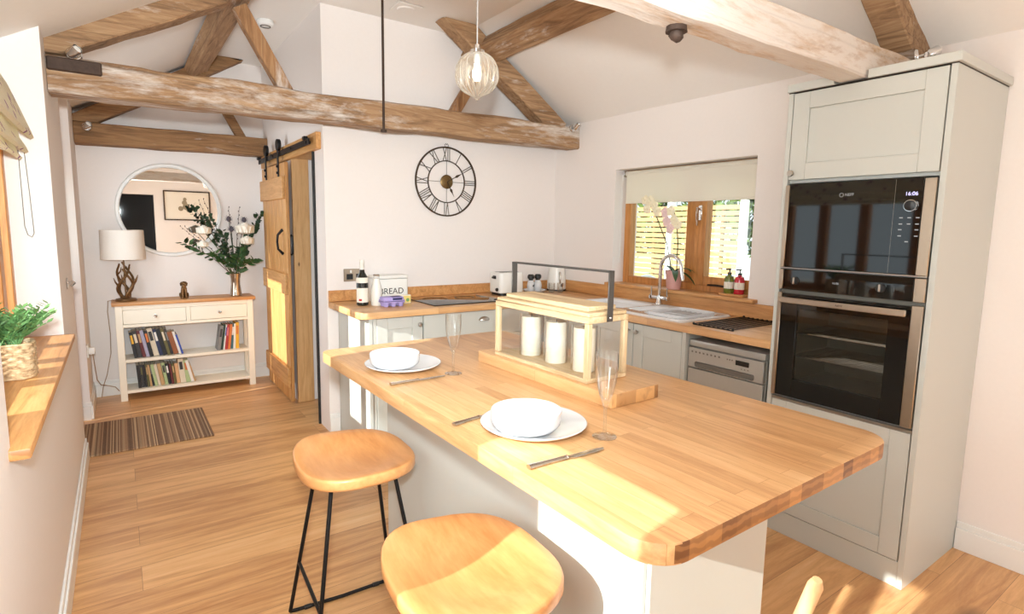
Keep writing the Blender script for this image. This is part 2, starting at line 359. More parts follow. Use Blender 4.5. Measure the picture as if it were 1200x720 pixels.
# left wall
bm = B(); xo = XL - .3; top = 2.262
def lw(y0, y1, z0, z1, x0=None, x1=None):
    polyy_top = z1
    if z1 == 'r':
        a = xo if x0 is None else x0; b = XL if x1 is None else x1
        polyy(bm, [(a, z0), (b, z0), (b, EZ + SLP * (b - XL) + .02), (a, EZ + SLP * (a - XL) + .02)], y0, y1)
    else: box(bm, (xo if x0 is None else x0, y0, z0), (XL if x1 is None else x1, y1, z1))
lw(YN - .2, -1.9, 0, 'r'); lw(-1.9, -.35, 2.05, 'r'); lw(-.35, .10, 0, 'r'); lw(.10, .90, 0, .85); lw(.10, .90, 1.62, 'r')
lw(.90, 1.69, 0, 'r'); lw(1.69, 3.31, 0, .872); lw(1.69, 3.31, 1.90, 'r', xo, -.46); lw(3.31, 4.12, 0, 'r'); lw(4.12, 4.95, 2.02, 'r', xo, -.46); lw(4.95, YH + .2, 0, 'r')
struct('wall_left', bm, M['wall'])
# right wall with the window opening
WY0, WY1, WZ0, WZ1 = 1.925, 3.07, 1.008, 1.875
bm = B(); xo2 = XR + .25
def rw(y0, y1, z0, z1):
    if z1 == 'r': polyy(bm, [(XR, z0), (xo2, z0), (xo2, EZ - SLP * .25 + .02), (XR, EZ + .02)], y0, y1)
    else: box(bm, (XR, y0, z0), (xo2, y1, z1))
rw(YN - .2, WY0, 0, 'r'); rw(WY0, WY1, 0, WZ0); rw(WY0, WY1, WZ1, 'r'); rw(WY1, YB + .15, 0, 'r'); struct('wall_right', bm, M['wall'])
prof = lambda a, b: [(a, 0), (b, 0)] + [(x, cz(x) + .02) for x in ([b] + [q for q in (x2, x1) if a < q < b] + [a])]
bm = B(); polyy(bm, prof(XK + .15, XR + .2), YB, YB + .15); struct('wall_kitchen_back', bm, M['wall'])
bm = B(); polyy(bm, prof(XL - .1, XK + .3), YH, YH + .15); struct('wall_hall_back', bm, M['wall'])
bm = B()
for y0, y1, z0 in ((YB, 3.985, 0), (3.985, 4.60, 1.97), (4.60, YH + .1, 0)): box(bm, (XK, y0, z0), (XK + .15, y1, FZ + .02))
struct('wall_hall_side', bm, M['wall'])
# small dim room behind the sliding door
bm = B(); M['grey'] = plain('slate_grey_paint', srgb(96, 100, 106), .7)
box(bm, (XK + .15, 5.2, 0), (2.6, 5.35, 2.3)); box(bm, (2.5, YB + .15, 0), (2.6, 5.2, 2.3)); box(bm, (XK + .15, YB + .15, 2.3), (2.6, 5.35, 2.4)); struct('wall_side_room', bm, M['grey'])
# rear wall behind the camera: doorway and a wide open gap added to let sky light in
bm = B(); rs = ((XL - .1, -.10, 0), (-.10, .62, 1.98), (.62, 1.75, 0), (1.75, 2.95, 2.1), (2.95, XR + .2, 0))
for a, b, z in rs: polyy(bm, [(a, z), (b, z)] + [(x, cz(x) + .02) for x in ([b] + [q for q in (x2, x1) if a < q < b] + [a])], YN - .15, YN)
struct('wall_rear', bm, M['wall'])
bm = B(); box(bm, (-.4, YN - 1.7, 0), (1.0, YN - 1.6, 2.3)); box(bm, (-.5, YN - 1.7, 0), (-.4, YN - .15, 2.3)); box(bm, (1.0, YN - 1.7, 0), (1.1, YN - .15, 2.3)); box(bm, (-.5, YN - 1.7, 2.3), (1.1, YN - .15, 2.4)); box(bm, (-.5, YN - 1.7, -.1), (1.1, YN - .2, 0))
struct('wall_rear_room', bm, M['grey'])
# skirting
def skirt(name, runs, h=.13, t=.016):
    bm = B()
    for (ax, c, s, a, b) in runs:    # ax 'x': board on a plane x=c running a..b in y, s = room side
        for z0, z1, tt in ((0, h * .78, t), (h * .78, h, t * .55)):
            if ax == 'x': box(bm, (c, a, z0), (c + s * tt, b, z1), .002)
            else: box(bm, (a, c, z0), (b, c + s * tt, z1), .002)
    struct(name, bm, M['white'])
skirt('baseboard_left', [('x', XL, 1, .9, 4.12), ('x', XL, 1, YN, -1.9), ('x', XL, 1, -.35, .9), ('x', XL, 1, 4.95, YH - .016), ('y', 4.95, -1, XL - .2, XL)])
skirt('baseboard_right', [('x', XR, -1, YN, .806)])
skirt('baseboard_kitchen_back', [('y', YB, -1, XK - .0, 1.198)])
skirt('baseboard_hall', [('y', YH, -1, XL, XK), ('x', XK, -1, 4.70, YH - .016)])
# right kitchen window
def window(name, y0, y1, z0, z1, xf, posts, frame='oak_z', fw=.05, d=.06, split=None):
    root = bpy.data.objects.new(name, None); COL.objects.link(root); root.location = (xf, (y0 + y1) / 2, z0); root['kind'] = 'structure'
    bm = B(); box(bm, (xf, y0, z0), (xf + d, y0 + fw, z1), .003); box(bm, (xf, y1 - fw, z0), (xf + d, y1, z1), .003); box(bm, (xf, y0 + fw, z0), (xf + d, y1 - fw, z0 + fw), .003); box(bm, (xf, y0 + fw, z1 - fw), (xf + d, y1 - fw, z1), .003)
    wpart('window_frame', bm, M[frame], root)
    for a, b in posts:
        bm = B(); box(bm, (xf - .004, a, z0 + fw), (xf + d + .004, b, z1 - fw), .003); wpart('mullion', bm, M[frame], root)
    es = [y0 + fw] + [q for p in posts for q in p] + [y1 - fw]
    for a, b in zip(es[::2], es[1::2]):
        bm = B(); box(bm, (xf + d * .45, a, z0 + fw), (xf + d * .45 + .006, b, z1 - fw)); wpart('pane', bm, M['pane'], root, 0)
    return root
W1 = window('window_1', WY0 - .02, WY1 - .0, WZ0 + .012, WZ1, 3.20, [(2.335, 2.49)], fw=.06)
bm = B(); box(bm, (3.183, 2.325, 1.07), (3.20, 2.41, 1.82), .003); box(bm, (3.183, 1.965, 1.07), (3.20, 2.325, 1.13), .003); box(bm, (3.183, 1.965, 1.76), (3.20, 2.325, 1.82), .003); wpart('sash', bm, M['oak_z'], W1)
bm = B(); box(bm, (3.174, 2.355, 1.50), (3.183, 2.385, 1.60), .003); cyl(bm, (3.183, 2.37, 1.575), (3.15, 2.37, 1.575), .009); tube(bm, [(3.15, 2.37, 1.585), (3.146, 2.37, 1.55), (3.15, 2.37, 1.50), (3.152, 2.37, 1.465)], [.009, .010, .009, .006], 8); wpart('window_handle', bm, M['chrome'], W1)
bm = B(); tube(bm, [(3.176, 2.28, 1.075), (3.165, 2.2, 1.08), (3.17, 2.08, 1.075), (3.176, 2.02, 1.078)], .007, 6); wpart('window_stay', bm, M['dark_metal'], W1)
bm = B(); box(bm, (3.196, 2.2, 1.80), (3.206, 2.6, 1.83), .003); box(bm, (3.19, 2.25, 1.838), (3.2, 2.6, 1.858), .002); wpart('trickle_vent', bm, M['dark_metal'], W1)
bm = B(); box(bm, (3.035, 1.862, 1.009), (3.20, 3.10, 1.031), .004, seg=2); s = struct('trim_1', bm, M['oak_y'])
# left recess window, near window, glazed front door, unseen added patio doors
window('window_2', 1.69, 3.31, .90, 1.90, -.45, [(1.752, 1.94), (2.27, 2.35), (2.62, 2.70), (2.95, 3.03)], fw=.06)
window('window_3', .10, .90, .85, 1.62, -.45, [(.285, .365)], fw=.03)
window('added_window_4', -1.9, -.35, .0, 2.05, -.45, [(-1.16, -1.09)], fw=.07)  # unseen opening added so sun on the floor brightens the room
D1 = window('door_1', 4.12, 4.95, 0, 2.02, -.45, [(4.172, 4.38)], fw=.05)  # wide unseen stile sized to keep sun off the pine lining
bm = B(); box(bm, (-.385, 4.18, .05), (-.36, 4.89, 1.04), .003); wpart('lower_panel', bm, M['oak_z'], D1)
bm = B(); box(bm, (-.385, 4.18, 1.70), (-.36, 4.89, 1.96), .003); wpart('upper_panel', bm, M['oak_z'], D1)
bm = B(); box(bm, (-.44, 1.66, .874), (-.195, 3.308, .90), .005, seg=2)
bm.normal_update()
for f in bm.faces:
    if f.normal.y < -.9: f.material_index = 1
struct('trim_2', bm, [M['oak_y'], M['endgrain']])
bm = B(); box(bm, (XK - .014, 3.985, 0), (XK + .16, 4.005, 1.97)); struct('trim_3', bm, M['black'])
# pine lining of the sliding-door opening and the header board
bm = B(); box(bm, (1.118, 4.572, 0), (1.245, 4.60, 1.95), .002); box(bm, (1.118, 4.01, 1.93), (1.278, 4.572, 1.955), .002); struct('trim_4', bm, M['pine_z'])
bm = B(); box(bm, (1.096, 3.83, 1.925), (1.128, YH - .02, 2.035), .002); struct('trim_5', bm, M['door_oak_y'])

# ------------------------------------------------------------------ timbers
def timber(name, p0, p1, w_, h_, mat, label, cat='beam', up=(0, 0, 1), seed=0, amp=.008, n=26, cut0=None, cut1=None, parent=None):
    bm = B(); p0 = Vector(p0); p1 = Vector(p1); d = (p1 - p0).normalized(); up = Vector(up); s = d.cross(up).normalized(); u = s.cross(d).normalized()
    c = min(w_, h_) * .055; hw, hh = w_ / 2, h_ / 2
    sec = [(-hw, -hh + c), (-hw, 0), (-hw, hh - c), (-hw + c, hh), (0, hh), (hw - c, hh), (hw, hh - c), (hw, 0), (hw, -hh + c), (hw - c, -hh), (0, -hh), (-hw + c, -hh)]
    rings = []
    for i in range(n + 1):
        t = i / n; ring = []
        for a, b in sec:
            q = p0.lerp(p1, t) + s * a + u * b
            nz = noise.noise_vector(q * 4 + Vector((seed * 7, 0, seed))) * amp + noise.noise_vector(q * 15 + Vector((0, seed * 5, 0))) * amp * .4
            nz -= d * nz.dot(d); q = q + nz
            for cut, lo in ((cut0, i == 0), (cut1, i == n)):
                if cut and lo:
                    k = 'xyz'.index(cut[0])
                    if abs(d[k]) > 1e-5: q = q + d * ((cut[1] - q[k]) / d[k])
            ring.append(bm.verts.new(q))
        rings.append(ring)
    m = len(sec)
    for A, C in zip(rings, rings[1:]):
        for k in range(m): bm.faces.new([A[k], A[(k + 1) % m], C[(k + 1) % m], C[k]])
    bm.faces.new(rings[0][::-1]); bm.faces.new(rings[-1])
    o = link(name, bm, mat, parent, sharp=28)
    return tag(o, label, cat) if not parent else o
TY = 3.57
tb = timber('tie_beam', (XL + .002, TY, 2.112), (XR - .002, TY, 2.158), .17, .165, M['beam_x'], 'long weathered horizontal tie beam across the room above the clock wall', seed=1, amp=.012, n=44)
bm = B(); box(bm, (-.231, 3.470, 2.128), (-.02, 3.492, 2.190), .006); o = link('rusty_section', bm, M['rust'], tb); o['label'] = 'dark rusty section at the left end'  # dark rusty plate set on the face of the beam
timber('rafter', (-.16, TY, 2.30), (.93, TY, 2.9), .13, .145, M['rafter_x'], 'sloping rafter rising from the left end of the long tie beam', seed=2, cut0=('z', 2.212), cut1=('z', FZ - .004))
timber('rafter', (2.96, TY, 2.17), (1.87, TY, 2.90), .13, .145, M['rafter_x'], 'sloping rafter rising from the right end of the long tie beam, behind the pendant', seed=3, cut0=('z', 2.252), cut1=('z', FZ - .004))
timber('strut', (.855, TY, 2.20), (.62, TY, 2.62), .07, .075, M['beam_z'], 'slim pale strut between the left rafter and the long tie beam', cat='strut', up=(1, 0, 0), seed=4, amp=.004, cut0=('z', 2.216))
timber('strut', (1.97, TY, 2.21), (2.21, TY, 2.60), .06, .07, M['beam_z'], 'short strut under the right rafter, partly hidden by the pendant', cat='strut', up=(1, 0, 0), seed=5, amp=.004, cut0=('z', 2.232))
timber('purlin', (2.24, 1.42, 2.685), (2.24, YB - .005, 2.685), .16, .10, M['beam_y'], 'brown purlin running along the right ceiling slope to the rafter', up=(.5, 0, .87), seed=6)
timber('purlin', (.60, .2, 2.685), (.60, YH - .005, 2.685), .15, .09, M['beam_y'], 'brown purlin along the left ceiling slope above the hall', up=(-.5, 0, .87), seed=7)
bm = B(); polyy(bm, [(2.30, 2.62), (2.62, 2.42), (2.60, 2.50), (2.36, 2.67)], 3.66, 3.74); tag(link('purlin_cleat', bm, M['beam_x']), 'small wooden cleat tucked under the purlin beside the right rafter', 'cleat')
timber('tie_beam', (XL + .002, 5.49, 2.09), (XK - .002, 5.49, 2.105), .16, .155, M['beam_hall'], 'brown tie beam on the hall back wall above the round mirror', seed=8, amp=.006)
timber('rafter', (-.13, 5.50, 2.215), (.95, 5.50, 2.88), .12, .12, M['beam_hall'], 'brown rafter rising over the hall tie beam', seed=9, cut0=('z', 2.175), cut1=('z', FZ - .004))
timber('strut', (.94, 5.50, 2.16), (.80, 5.50, 2.42), .05, .07, M['beam_hall'], 'short dark strut on the hall tie beam beside the sliding door', cat='strut', up=(1, 0, 0), seed=10, amp=.003, cut0=('z', 2.183))
nb = timber('tie_beam', (XL + .002, 1.17, 2.105), (XR - .002, 1.17, 2.125), .11, .135, M['beam_white'], 'whitewashed rough tie beam overhead resting on the tall oven cabinet', seed=11, amp=.009, n=44)
bm = B(); sphere(bm, (0, 0, 0), .022, 10)
for v in bm.verts: v.co += noise.noise_vector(v.co * 60) * .006
cyl(bm, (0, 0, .006), (0, .0, .03), .034, .03, 10)
o = link('knot_boss', bm, M['rust'], nb, loc=(1.43, 1.19, 2.022)); o['label'] = 'rusty bolt head under the whitewashed beam'
timber('rafter', (3.06, 1.17, 2.22), (2.12, 1.17, 2.86), .12, .14, M['beam_y'], 'rafter above the right end of the whitewashed beam over the oven cabinet', seed=12, cut0=('z', 2.19), cut1=('z', FZ - .004))
timber('rafter', (-.16, 1.17, 2.30), (.93, 1.17, 2.9), .12, .14, M['rafter_x'], 'rafter over the left end of the whitewashed beam', seed=13, cut0=('z', 2.18), cut1=('z', FZ - .004))
bm = B(); cyl(bm, (1.42, TY - .095, 2.025), (1.42, TY - .095, 2.822), .008, n=10); cyl(bm, (1.42, TY - .095, 2.02), (1.42, TY - .095, 2.035), .02, n=8)
tag(link('tie_rod', bm, M['rust']), 'thin rusty iron rod from the ceiling to the long tie beam', 'rod')

# ------------------------------------------------------------------ shaker cabinet door helper
def shaker(bm, face, a0, a1, z0, z1, t=.02, fr=.07, axis='y'):
    # door front lies on plane (y or x)=face, body goes away from the viewer; a = horizontal axis
    def bx(a, b, c, d, q0, q1, bv=.0015):
        if axis == 'y': box(bm, (a, face + q0, c), (b, face + q1, d), bv)
        else: box(bm, (face + q0, a, c), (face + q1, b, d), bv)
    bx(a0, a0 + fr, z0, z1, 0, t); bx(a1 - fr, a1, z0, z1, 0, t); bx(a0 + fr, a1 - fr, z0, z0 + fr, 0, t); bx(a0 + fr, a1 - fr, z1 - fr, z1, 0, t); bx(a0 + fr, a1 - fr, z0 + fr, z1 - fr, .008, t)
# back run ----------------------------------------------------------
c = thing('base_cabinet', 'narrow sage base cabinet with single shaker door at the left end of the back counter', 'cabinet', (1.39, 3.5, 0))
bm = B(); box(bm, (1.20, 3.20, 0), (1.222, YB - .002, .873), .001); wpart('end_panel', bm, M['sage'], c)
bm = B(); box(bm, (1.224, 3.222, .10), (1.556, YB - .002, .873)); box(bm, (1.224, 3.202, .10), (1.246, 3.222, .873)); wpart('carcass', bm, M['sage'], c)
bm = B(); box(bm, (1.224, 3.25, 0), (1.556, 3.268, .10)); wpart('plinth', bm, M['sage'], c)
bm = B(); shaker(bm, 3.20, 1.249, 1.553, .12, .867); wpart('door', bm, M['sage'], c); knobs(c, [(1.528, 3.20, .815)], (0, -1, 0))
c = thing('base_cabinet', 'wide sage drawer unit with cup handles under the hob', 'cabinet', (2.0, 3.5, 0))
bm = B(); box(bm, (1.558, 3.222, .10), (2.50, YB - .002, .873)); box(bm, (2.462, 3.202, .10), (2.50, 3.222, .873)); wpart('carcass', bm, M['sage'], c)
bm = B(); box(bm, (1.558, 3.25, 0), (2.50, 3.268, .10)); wpart('plinth', bm, M['sage'], c)
for z0, z1 in ((.70, .867), (.41, .694), (.12, .404)):
    bm = B(); box(bm, (1.562, 3.20, z0), (2.459, 3.22, z1), .002); d = wpart('drawer', bm, M['sage'], c)
    bm = B(); t = B(); bmesh.ops.create_uvsphere(t, u_segments=20, v_segments=12, radius=1)
    bmesh.ops.delete(t, geom=[v for v in t.verts if v.co.z < -.05 or v.co.y > .02], context='VERTS')
    zc = (z0 + z1) / 2 + (.02 if z0 > .6 else .05)
    for v in t.verts: v.co = Vector((2.012 + v.co.x * .042, 3.198 + v.co.y * .026, zc + v.co.z * .026))
    _add(bm, t); wpart('cup_handle', bm, M['steel'], d)
# right run ----------------------------------------------------------
c = thing('base_cabinet', 'sage double door sink cabinet with two knobs under the white sink', 'cabinet', (2.8, 2.4, 0))
bm = B(); box(bm, (2.552, 1.962, .10), (XR - .002, 2.70, .80)); box(bm, (2.552, 1.962, .80), (2.562, 2.70, .873)); wpart('carcass', bm, M['sage'], c)
bm = B(); box(bm, (2.58, 1.94, 0), (2.598, 3.2, .10)); wpart('plinth', bm, M['sage'], c)
bm = B(); shaker(bm, 2.53, 1.962, 2.316, .12, .867, axis='x'); wpart('door', bm, M['sage'], c)
bm = B(); shaker(bm, 2.53, 2.322, 2.68, .12, .867, axis='x'); wpart('door', bm, M['sage'], c)
bm = B(); box(bm, (2.535, 2.683, .10), (2.552, 3.198, .873)); wpart('corner_post', bm, M['sage'], c)
bm = B(); box(bm, (2.53, 1.935, 0), (XR - .002, 1.959, .873), .001); wpart('end_panel', bm, M['sage'], c)
knobs(c, [(2.53, 2.349, .821), (2.53, 2.286, .821)])
# L-shaped worktop ----------------------------------------------------
wt = thing('worktop', 'L-shaped oak kitchen worktop along the clock wall and under the window', 'worktop', (2.0, 3.4, .875))
bm = B(); prism(bm, [(2.48, 3.165)] + [(XR - .002, 3.165), (XR - .002, YB - .002), (1.135, YB - .002)] + [(1.135 + .06 - .06 * math.cos(R(a)), 3.165 + .06 - .06 * math.sin(R(a))) for a in range(0, 91, 15)], .875, .915, bev=.004)
wpart('back_run', bm, M['worktop_x'], wt)
bm = B(); qo = [(2.513, 1.437), (XR - .002, 1.437), (XR - .002, 3.166), (2.513, 3.166)]; qi = [(2.566, 2.0), (3.012, 2.0), (3.012, 2.96), (2.566, 2.96)]     # with the cut-out for the sink
vo_ = {(k, z): [bm.verts.new((x, y, z)) for x, y in q] for k, q in ((0, qo), (1, qi)) for z in (.8755, .9153)}
for i in range(4):
    j = (i + 1) % 4
    for z in (.8755, .9153): bm.faces.new([vo_[0, z][i], vo_[0, z][j], vo_[1, z][j], vo_[1, z][i]])
    for k in (0, 1): bm.faces.new([vo_[k, .8755][i], vo_[k, .8755][j], vo_[k, .9153][j], vo_[k, .9153][i]])
bm.normal_update(); bmesh.ops.bevel(bm, geom=[e for e in bm.edges if all(abs(v.co.z - .9153) < 1e-6 and abs(v.co.x - 2.513) < 1e-6 for v in e.verts)], offset=.004, segments=2, affect='EDGES', profile=.6)
wpart('window_run', bm, M['worktop_y'], wt)
bm = B(); box(bm, (1.135, YB - .022, .916), (XR - .002, YB - .002, .990), .002); box(bm, (XR - .022, 1.437, .916), (XR - .002, YB - .022, 1.006), .002); wpart('upstand', bm, M['oak_y'], wt)
# island -------------------------------------------------------------
AI = .0147; IC = Vector((1.2, 1.5, 0))
IM = Matrix.Translation(IC) @ Matrix.Rotation(AI, 4, 'Z') @ Matrix.Translation(-IC)
isl = thing('kitchen_island', 'pale sage island base panels under the big oak island worktop', 'island', (1.2, 1.5, 0), AI)
X0, X1, Y0, Y1 = .662 - 1.2, 1.573 - 1.2, .552 - 1.5, 2.305 - 1.5
bx0, bx1, by0, by1 = .895 - 1.2, 1.36 - 1.2, .765 - 1.5, 2.14 - 1.5
bm = B(); box(bm, (bx0, by0, 0), (bx1, by1, .874), .0015); link('body', bm, M['sage'], isl)
bm = B(); box(bm, (bx0 - .001, by0 - .012, 0), (bx1 + .001, by0 - .0005, .874), .001); link('end_panel', bm, M['sage'], isl)
bm = B(); box(bm, (bx0 - .012, by0, 0), (bx0 - .0005, by1, .874), .001); link('back_panel', bm, M['sage'], isl)
bm = B(); prism(bm, rrect(X0, Y0, X1, Y1, [.075, .085, .05, .05], 8), .875, .915, bev=.0035)
bmesh.ops.recalc_face_normals(bm, faces=bm.faces[:])
for f in bm.faces:
    if abs(f.normal.y) > .93 and abs(f.normal.z) < .5: f.material_index = 1
iw = link('worktop', bm, [M['worktop_y'], M['endgrain']], loc=(1.2, 1.5, 0), rot=(0, 0, AI)); tag(iw, 'large rounded-corner oak worktop on the island in the foreground', 'worktop')
# tall cabinet ---------------------------------------------------------
tc = thing('tall_cabinet', 'tall sage oven housing cabinet against the right wall', 'cabinet', (2.8, 1.12, 0))
TX, TY0, TY1 = 2.51, .808, 1.434
bm = B()
for y0, y1 in ((TY0, TY0 + .022), (TY1 - .022, TY1)): box(bm, (TX, y0, 0), (XR - .002, y1, 2.045), .0015)
wpart('side_panel', bm, M['sage'], tc)
bm = B(); yi0, yi1 = TY0 + .022, TY1 - .022
box(bm, (TX + .022, yi0, 1.650), (XR - .002, yi1, 1.664)); box(bm, (TX + .022, yi0, .655), (XR - .002, yi1, .668)); box(bm, (XR - .02, yi0, .1), (XR - .002, yi1, 2.04)); box(bm, (TX + .022, yi0, 1.262), (XR - .02, yi1, 1.268)); wpart('carcass', bm, M['sage'], tc)
bm = B(); box(bm, (TX - .012, TY0 - .012, 2.049), (XR - .002, 1.105, 2.083), .0015); box(bm, (TX - .012, 1.236, 2.049), (XR - .002, TY1 + .002, 2.083), .0015); wpart('cornice', bm, M['sage'], tc)
bm = B(); box(bm, (TX, TY0, 2.045), (XR - .002, TY1, 2.049)); wpart('shadow_gap_strip', bm, M['dark_metal'], tc)  # solid dark strip laid in for the shade under the cornice
bm = B(); shaker(bm, TX, yi0 + .004, yi1 - .003, 1.664, 2.042, fr=.072, axis='x'); wpart('door', bm, M['sage'], tc)
bm = B(); shaker(bm, TX, yi0 + .004, yi1 - .003, .112, .648, fr=.072, axis='x'); wpart('door', bm, M['sage'], tc)
bm = B(); box(bm, (TX + .004, yi0, 0), (TX + .022, yi1, .108), .001); wpart('plinth', bm, M['sage'], tc); knobs(tc, [(TX, 1.392, 1.692)])
bm = B(); box(bm, (TX - .004, yi0, .650), (TX + .02, yi1, .662), .001); wpart('drip_strip', bm, M['steel'], tc)
# microwave -------------------------------------------------------------
mw = thing('microwave', 'built-in black glass microwave with steel trims in the tall cabinet', 'microwave', (2.6, 1.12, 1.268))
bm = B(); box(bm, (TX + .01, yi0 + .004, 1.270), (2.92, yi1 - .004, 1.646), .002); wpart('body', bm, M['blackpl'], mw)
bm = B(); box(bm, (TX - .012, yi0 + .042, 1.272), (TX + .009, yi1 - .022, 1.644), .002); wpart('glass_front', bm, M['blackglass'], mw)
for a, b in ((yi0 + .002, yi0 + .0405), (yi1 - .0205, yi1 - .002)):
    bm = B(); box(bm, (TX - .014, a, 1.272), (TX + .009, b, 1.640), .002); wpart('steel_trim', bm, M['steel_warm'], mw)
bm = B(); box(bm, (TX - .016, yi0 + .002, 1.2665), (TX + .009, yi1 - .002, 1.2715), .001); wpart('lower_bar', bm, M['steel'], mw)
bm = B(); box(bm, (TX - .0125, yi0 + .136, 1.276), (TX - .0121, yi0 + .1366, 1.64)); wpart('seam', bm, M['steel'], mw)
M['mark'] = emis('glowing_white_mark', (.9, .88, .85, 1), .35); M['disp'] = emis('violet_display', (.65, .6, 1, 1), 1.6)  # white lettering and key marks given a faint glow of their own
txt('display', '16:06', .020, M['disp'], mw, T(TX - .0124, .910, 1.583) @ FACE_NX, .0002)
txt('brand_lettering', 'NEFF', .016, M['mark'], mw, T(TX - .0124, 1.135, 1.588) @ FACE_NX, .0002)
bm = B(); lathe(bm, [(.007, 0), (.0085, 0), (.0085, .0006), (.007, .0006)], 20, 0, T(TX - .0122, 1.166, 1.588) @ FACE_NX); wpart('logo_ring', bm, M['mark'], mw)
bm = B(); lathe(bm, [(0, 0), (.020, 0), (.020, .014), (.017, .016), (0, .016)], 24, 0, T(TX - .012, .908, 1.538) @ FACE_NX); kb = wpart('dial', bm, M['blackpl'], mw)
bm = B(); lathe(bm, [(.019, 0), (.0225, 0), (.0225, .010), (.019, .010)], 24, 0, T(TX - .012, .908, 1.538) @ FACE_NX); wpart('dial_ring', bm, M['chrome'], mw)
for zz, ys in ((1.492, (.938, .910, .882)), (1.468, (.938, .910, .882)), (1.446, (.938, .882)), (1.422, (.938, .882)), (1.40, (.912,))):
    for yy in ys:
        bm = B(); box(bm, (TX - .0126, yy - .006, zz - .002), (TX - .0121, yy + .006, zz + .002)); wpart('key_legend', bm, M['mark'], mw, 0)
# oven ------------------------------------------------------------------
ov = thing('oven', 'built-in single oven with steel bar handle below the microwave', 'oven', (2.6, 1.12, .668))
bm = B(); cx0, cy0, cy1 = TX + .012, yi0 + .05, yi1 - .05
box(bm, (TX + .01, yi0 + .004, 1.16), (2.95, yi1 - .004, 1.262), .001)
box(bm, (TX + .012, yi0 + .004, .672), (2.95, cy0, 1.16)); box(bm, (TX + .012, cy1, .672), (2.95, yi1 - .004, 1.16)); box(bm, (TX + .012, cy0, .672), (2.95, cy1, .73)); box(bm, (TX + .012, cy0, 1.10), (2.95, cy1, 1.16)); box(bm, (2.90, cy0, .73), (2.95, cy1, 1.10))
M['enamel'] = plain('dark_oven_enamel', srgb(112, 108, 98), .3); wpart('cavity', bm, M['enamel'], ov)
bm = B(); box(bm, (TX - .012, yi0 + .042, 1.170), (TX + .009, yi1 - .022, 1.262), .002); cp = wpart('control_panel', bm, M['blackglass'], ov)
for a, b in ((yi0 + .002, yi0 + .0405), (yi1 - .0205, yi1 - .002)):
    bm = B(); box(bm, (TX - .014, a, 1.170), (TX + .009, b, 1.262), .002); wpart('steel_trim', bm, M['steel_warm'], ov)
    bm = B(); box(bm, (TX - .014, a, .672), (TX + .009, b, 1.155), .002); wpart('steel_trim', bm, M['steel_warm'], ov)
for yy in (.985, 1.335):
    bm = B(); lathe(bm, [(0, 0), (.018, 0), (.018, .006), (.016, .008), (0, .008)], 20, 0, T(TX - .012, yy, 1.212) @ FACE_NX); kb = wpart('knob', bm, M['blackpl'], ov)
    bm = B(); box(bm, (TX - .030, yy - .004, 1.198), (TX - .020, yy + .004, 1.228), .002); wpart('knob_grip', bm, M['steel'], kb)
txt('display', '16:06', .013, M['mark'], ov, T(TX - .0124, 1.16, 1.215) @ FACE_NX, .0002)
bm = B(); d0, d1, z0, z1 = yi0 + .042, yi1 - .022, .674, 1.152
box(bm, (TX - .012, d0, z0), (TX + .010, d0 + .075, z1), .001); box(bm, (TX - .012, d1 - .075, z0), (TX + .010, d1, z1), .001); box(bm, (TX - .012, d0 + .075, z0), (TX + .010, d1 - .075, z0 + .085), .001); box(bm, (TX - .012, d0 + .075, z1 - .065), (TX + .010, d1 - .075, z1), .001)
od = wpart('door', bm, M['blackglass'], ov)
M['ovenglass'] = glassmat('dark_oven_glass', (.80, .80, .78, 1), .06, .6, 3)
bm = B(); box(bm, (TX - .010, d0 + .075, z0 + .085), (TX - .004, d1 - .075, z1 - .065)); wpart('door_window', bm, M['ovenglass'], od)
bm = B(); box(bm, (TX - .052, d0 + .006, 1.112), (TX - .036, d1 - .006, 1.138), .003)
for yy in (d0 + .03, d1 - .03): box(bm, (TX - .036, yy - .012, 1.116), (TX - .012, yy + .012, 1.134), .002)
hd = wpart('handle', bm, M['steel_warm'], od)
txt('brand_lettering', 'NEFF', .013, M['blackpl'], od, T(TX - .0524, 1.12, 1.125) @ FACE_NX, .0002)
for zz in (.86, .97):
    bm = B()
    for i in range(13):
        x = TX + .035 + i * .028; cyl(bm, (x, cy0 + .005, zz), (x, cy1 - .005, zz), .0028, n=6)
    for yy in (cy0 + .01, cy1 - .01): cyl(bm, (TX + .03, yy, zz), (TX + .38, yy, zz), .004, n=6)
    wpart('oven_rack', bm, M['chrome'], ov)
# dishwasher ---------------------------------------------------------------
dw = thing('dishwasher', 'slim silver freestanding dishwasher beside the tall cabinet', 'dishwasher', (2.8, 1.705, 0))
a, b = 1.480, 1.928
M['silverp'] = plain('silver_appliance_paint', srgb(178, 175, 168), .32, .3, var=.03)
bm = B(); box(bm, (2.575, a, .02), (3.06, b, .80), .003); wpart('body', bm, M['silverp'], dw)
bm = B(); box(bm, (2.555, a, .802), (3.06, b, .836), .006, seg=2); wpart('lid', bm, M['silverp'], dw)
bm = B(); box(bm, (2.548, a + .002, .685), (2.574, b - .002, .796), .003); pn = wpart('control_panel', bm, M['silverp'], dw)
bm = B(); box(bm, (2.5455, a + .05, .692), (2.549, b - .05, .722), .006); wpart('handle_recess', bm, plain('grey_recess', srgb(112, 108, 102), .35, .3), pn)
bm = B(); box(bm, (2.5465, 1.560, .752), (2.549, 1.635, .778), .001); wpart('display', bm, M['blackglass'], pn)
M['ink'] = plain('grey_ink', srgb(110, 104, 96), .6)
for i in range(8):
    bm = B(); box(bm, (2.5472, 1.895 - i * .024, .769), (2.5485, 1.905 - i * .024, .778)); wpart('programme_mark', bm, M['ink'], pn, 0)
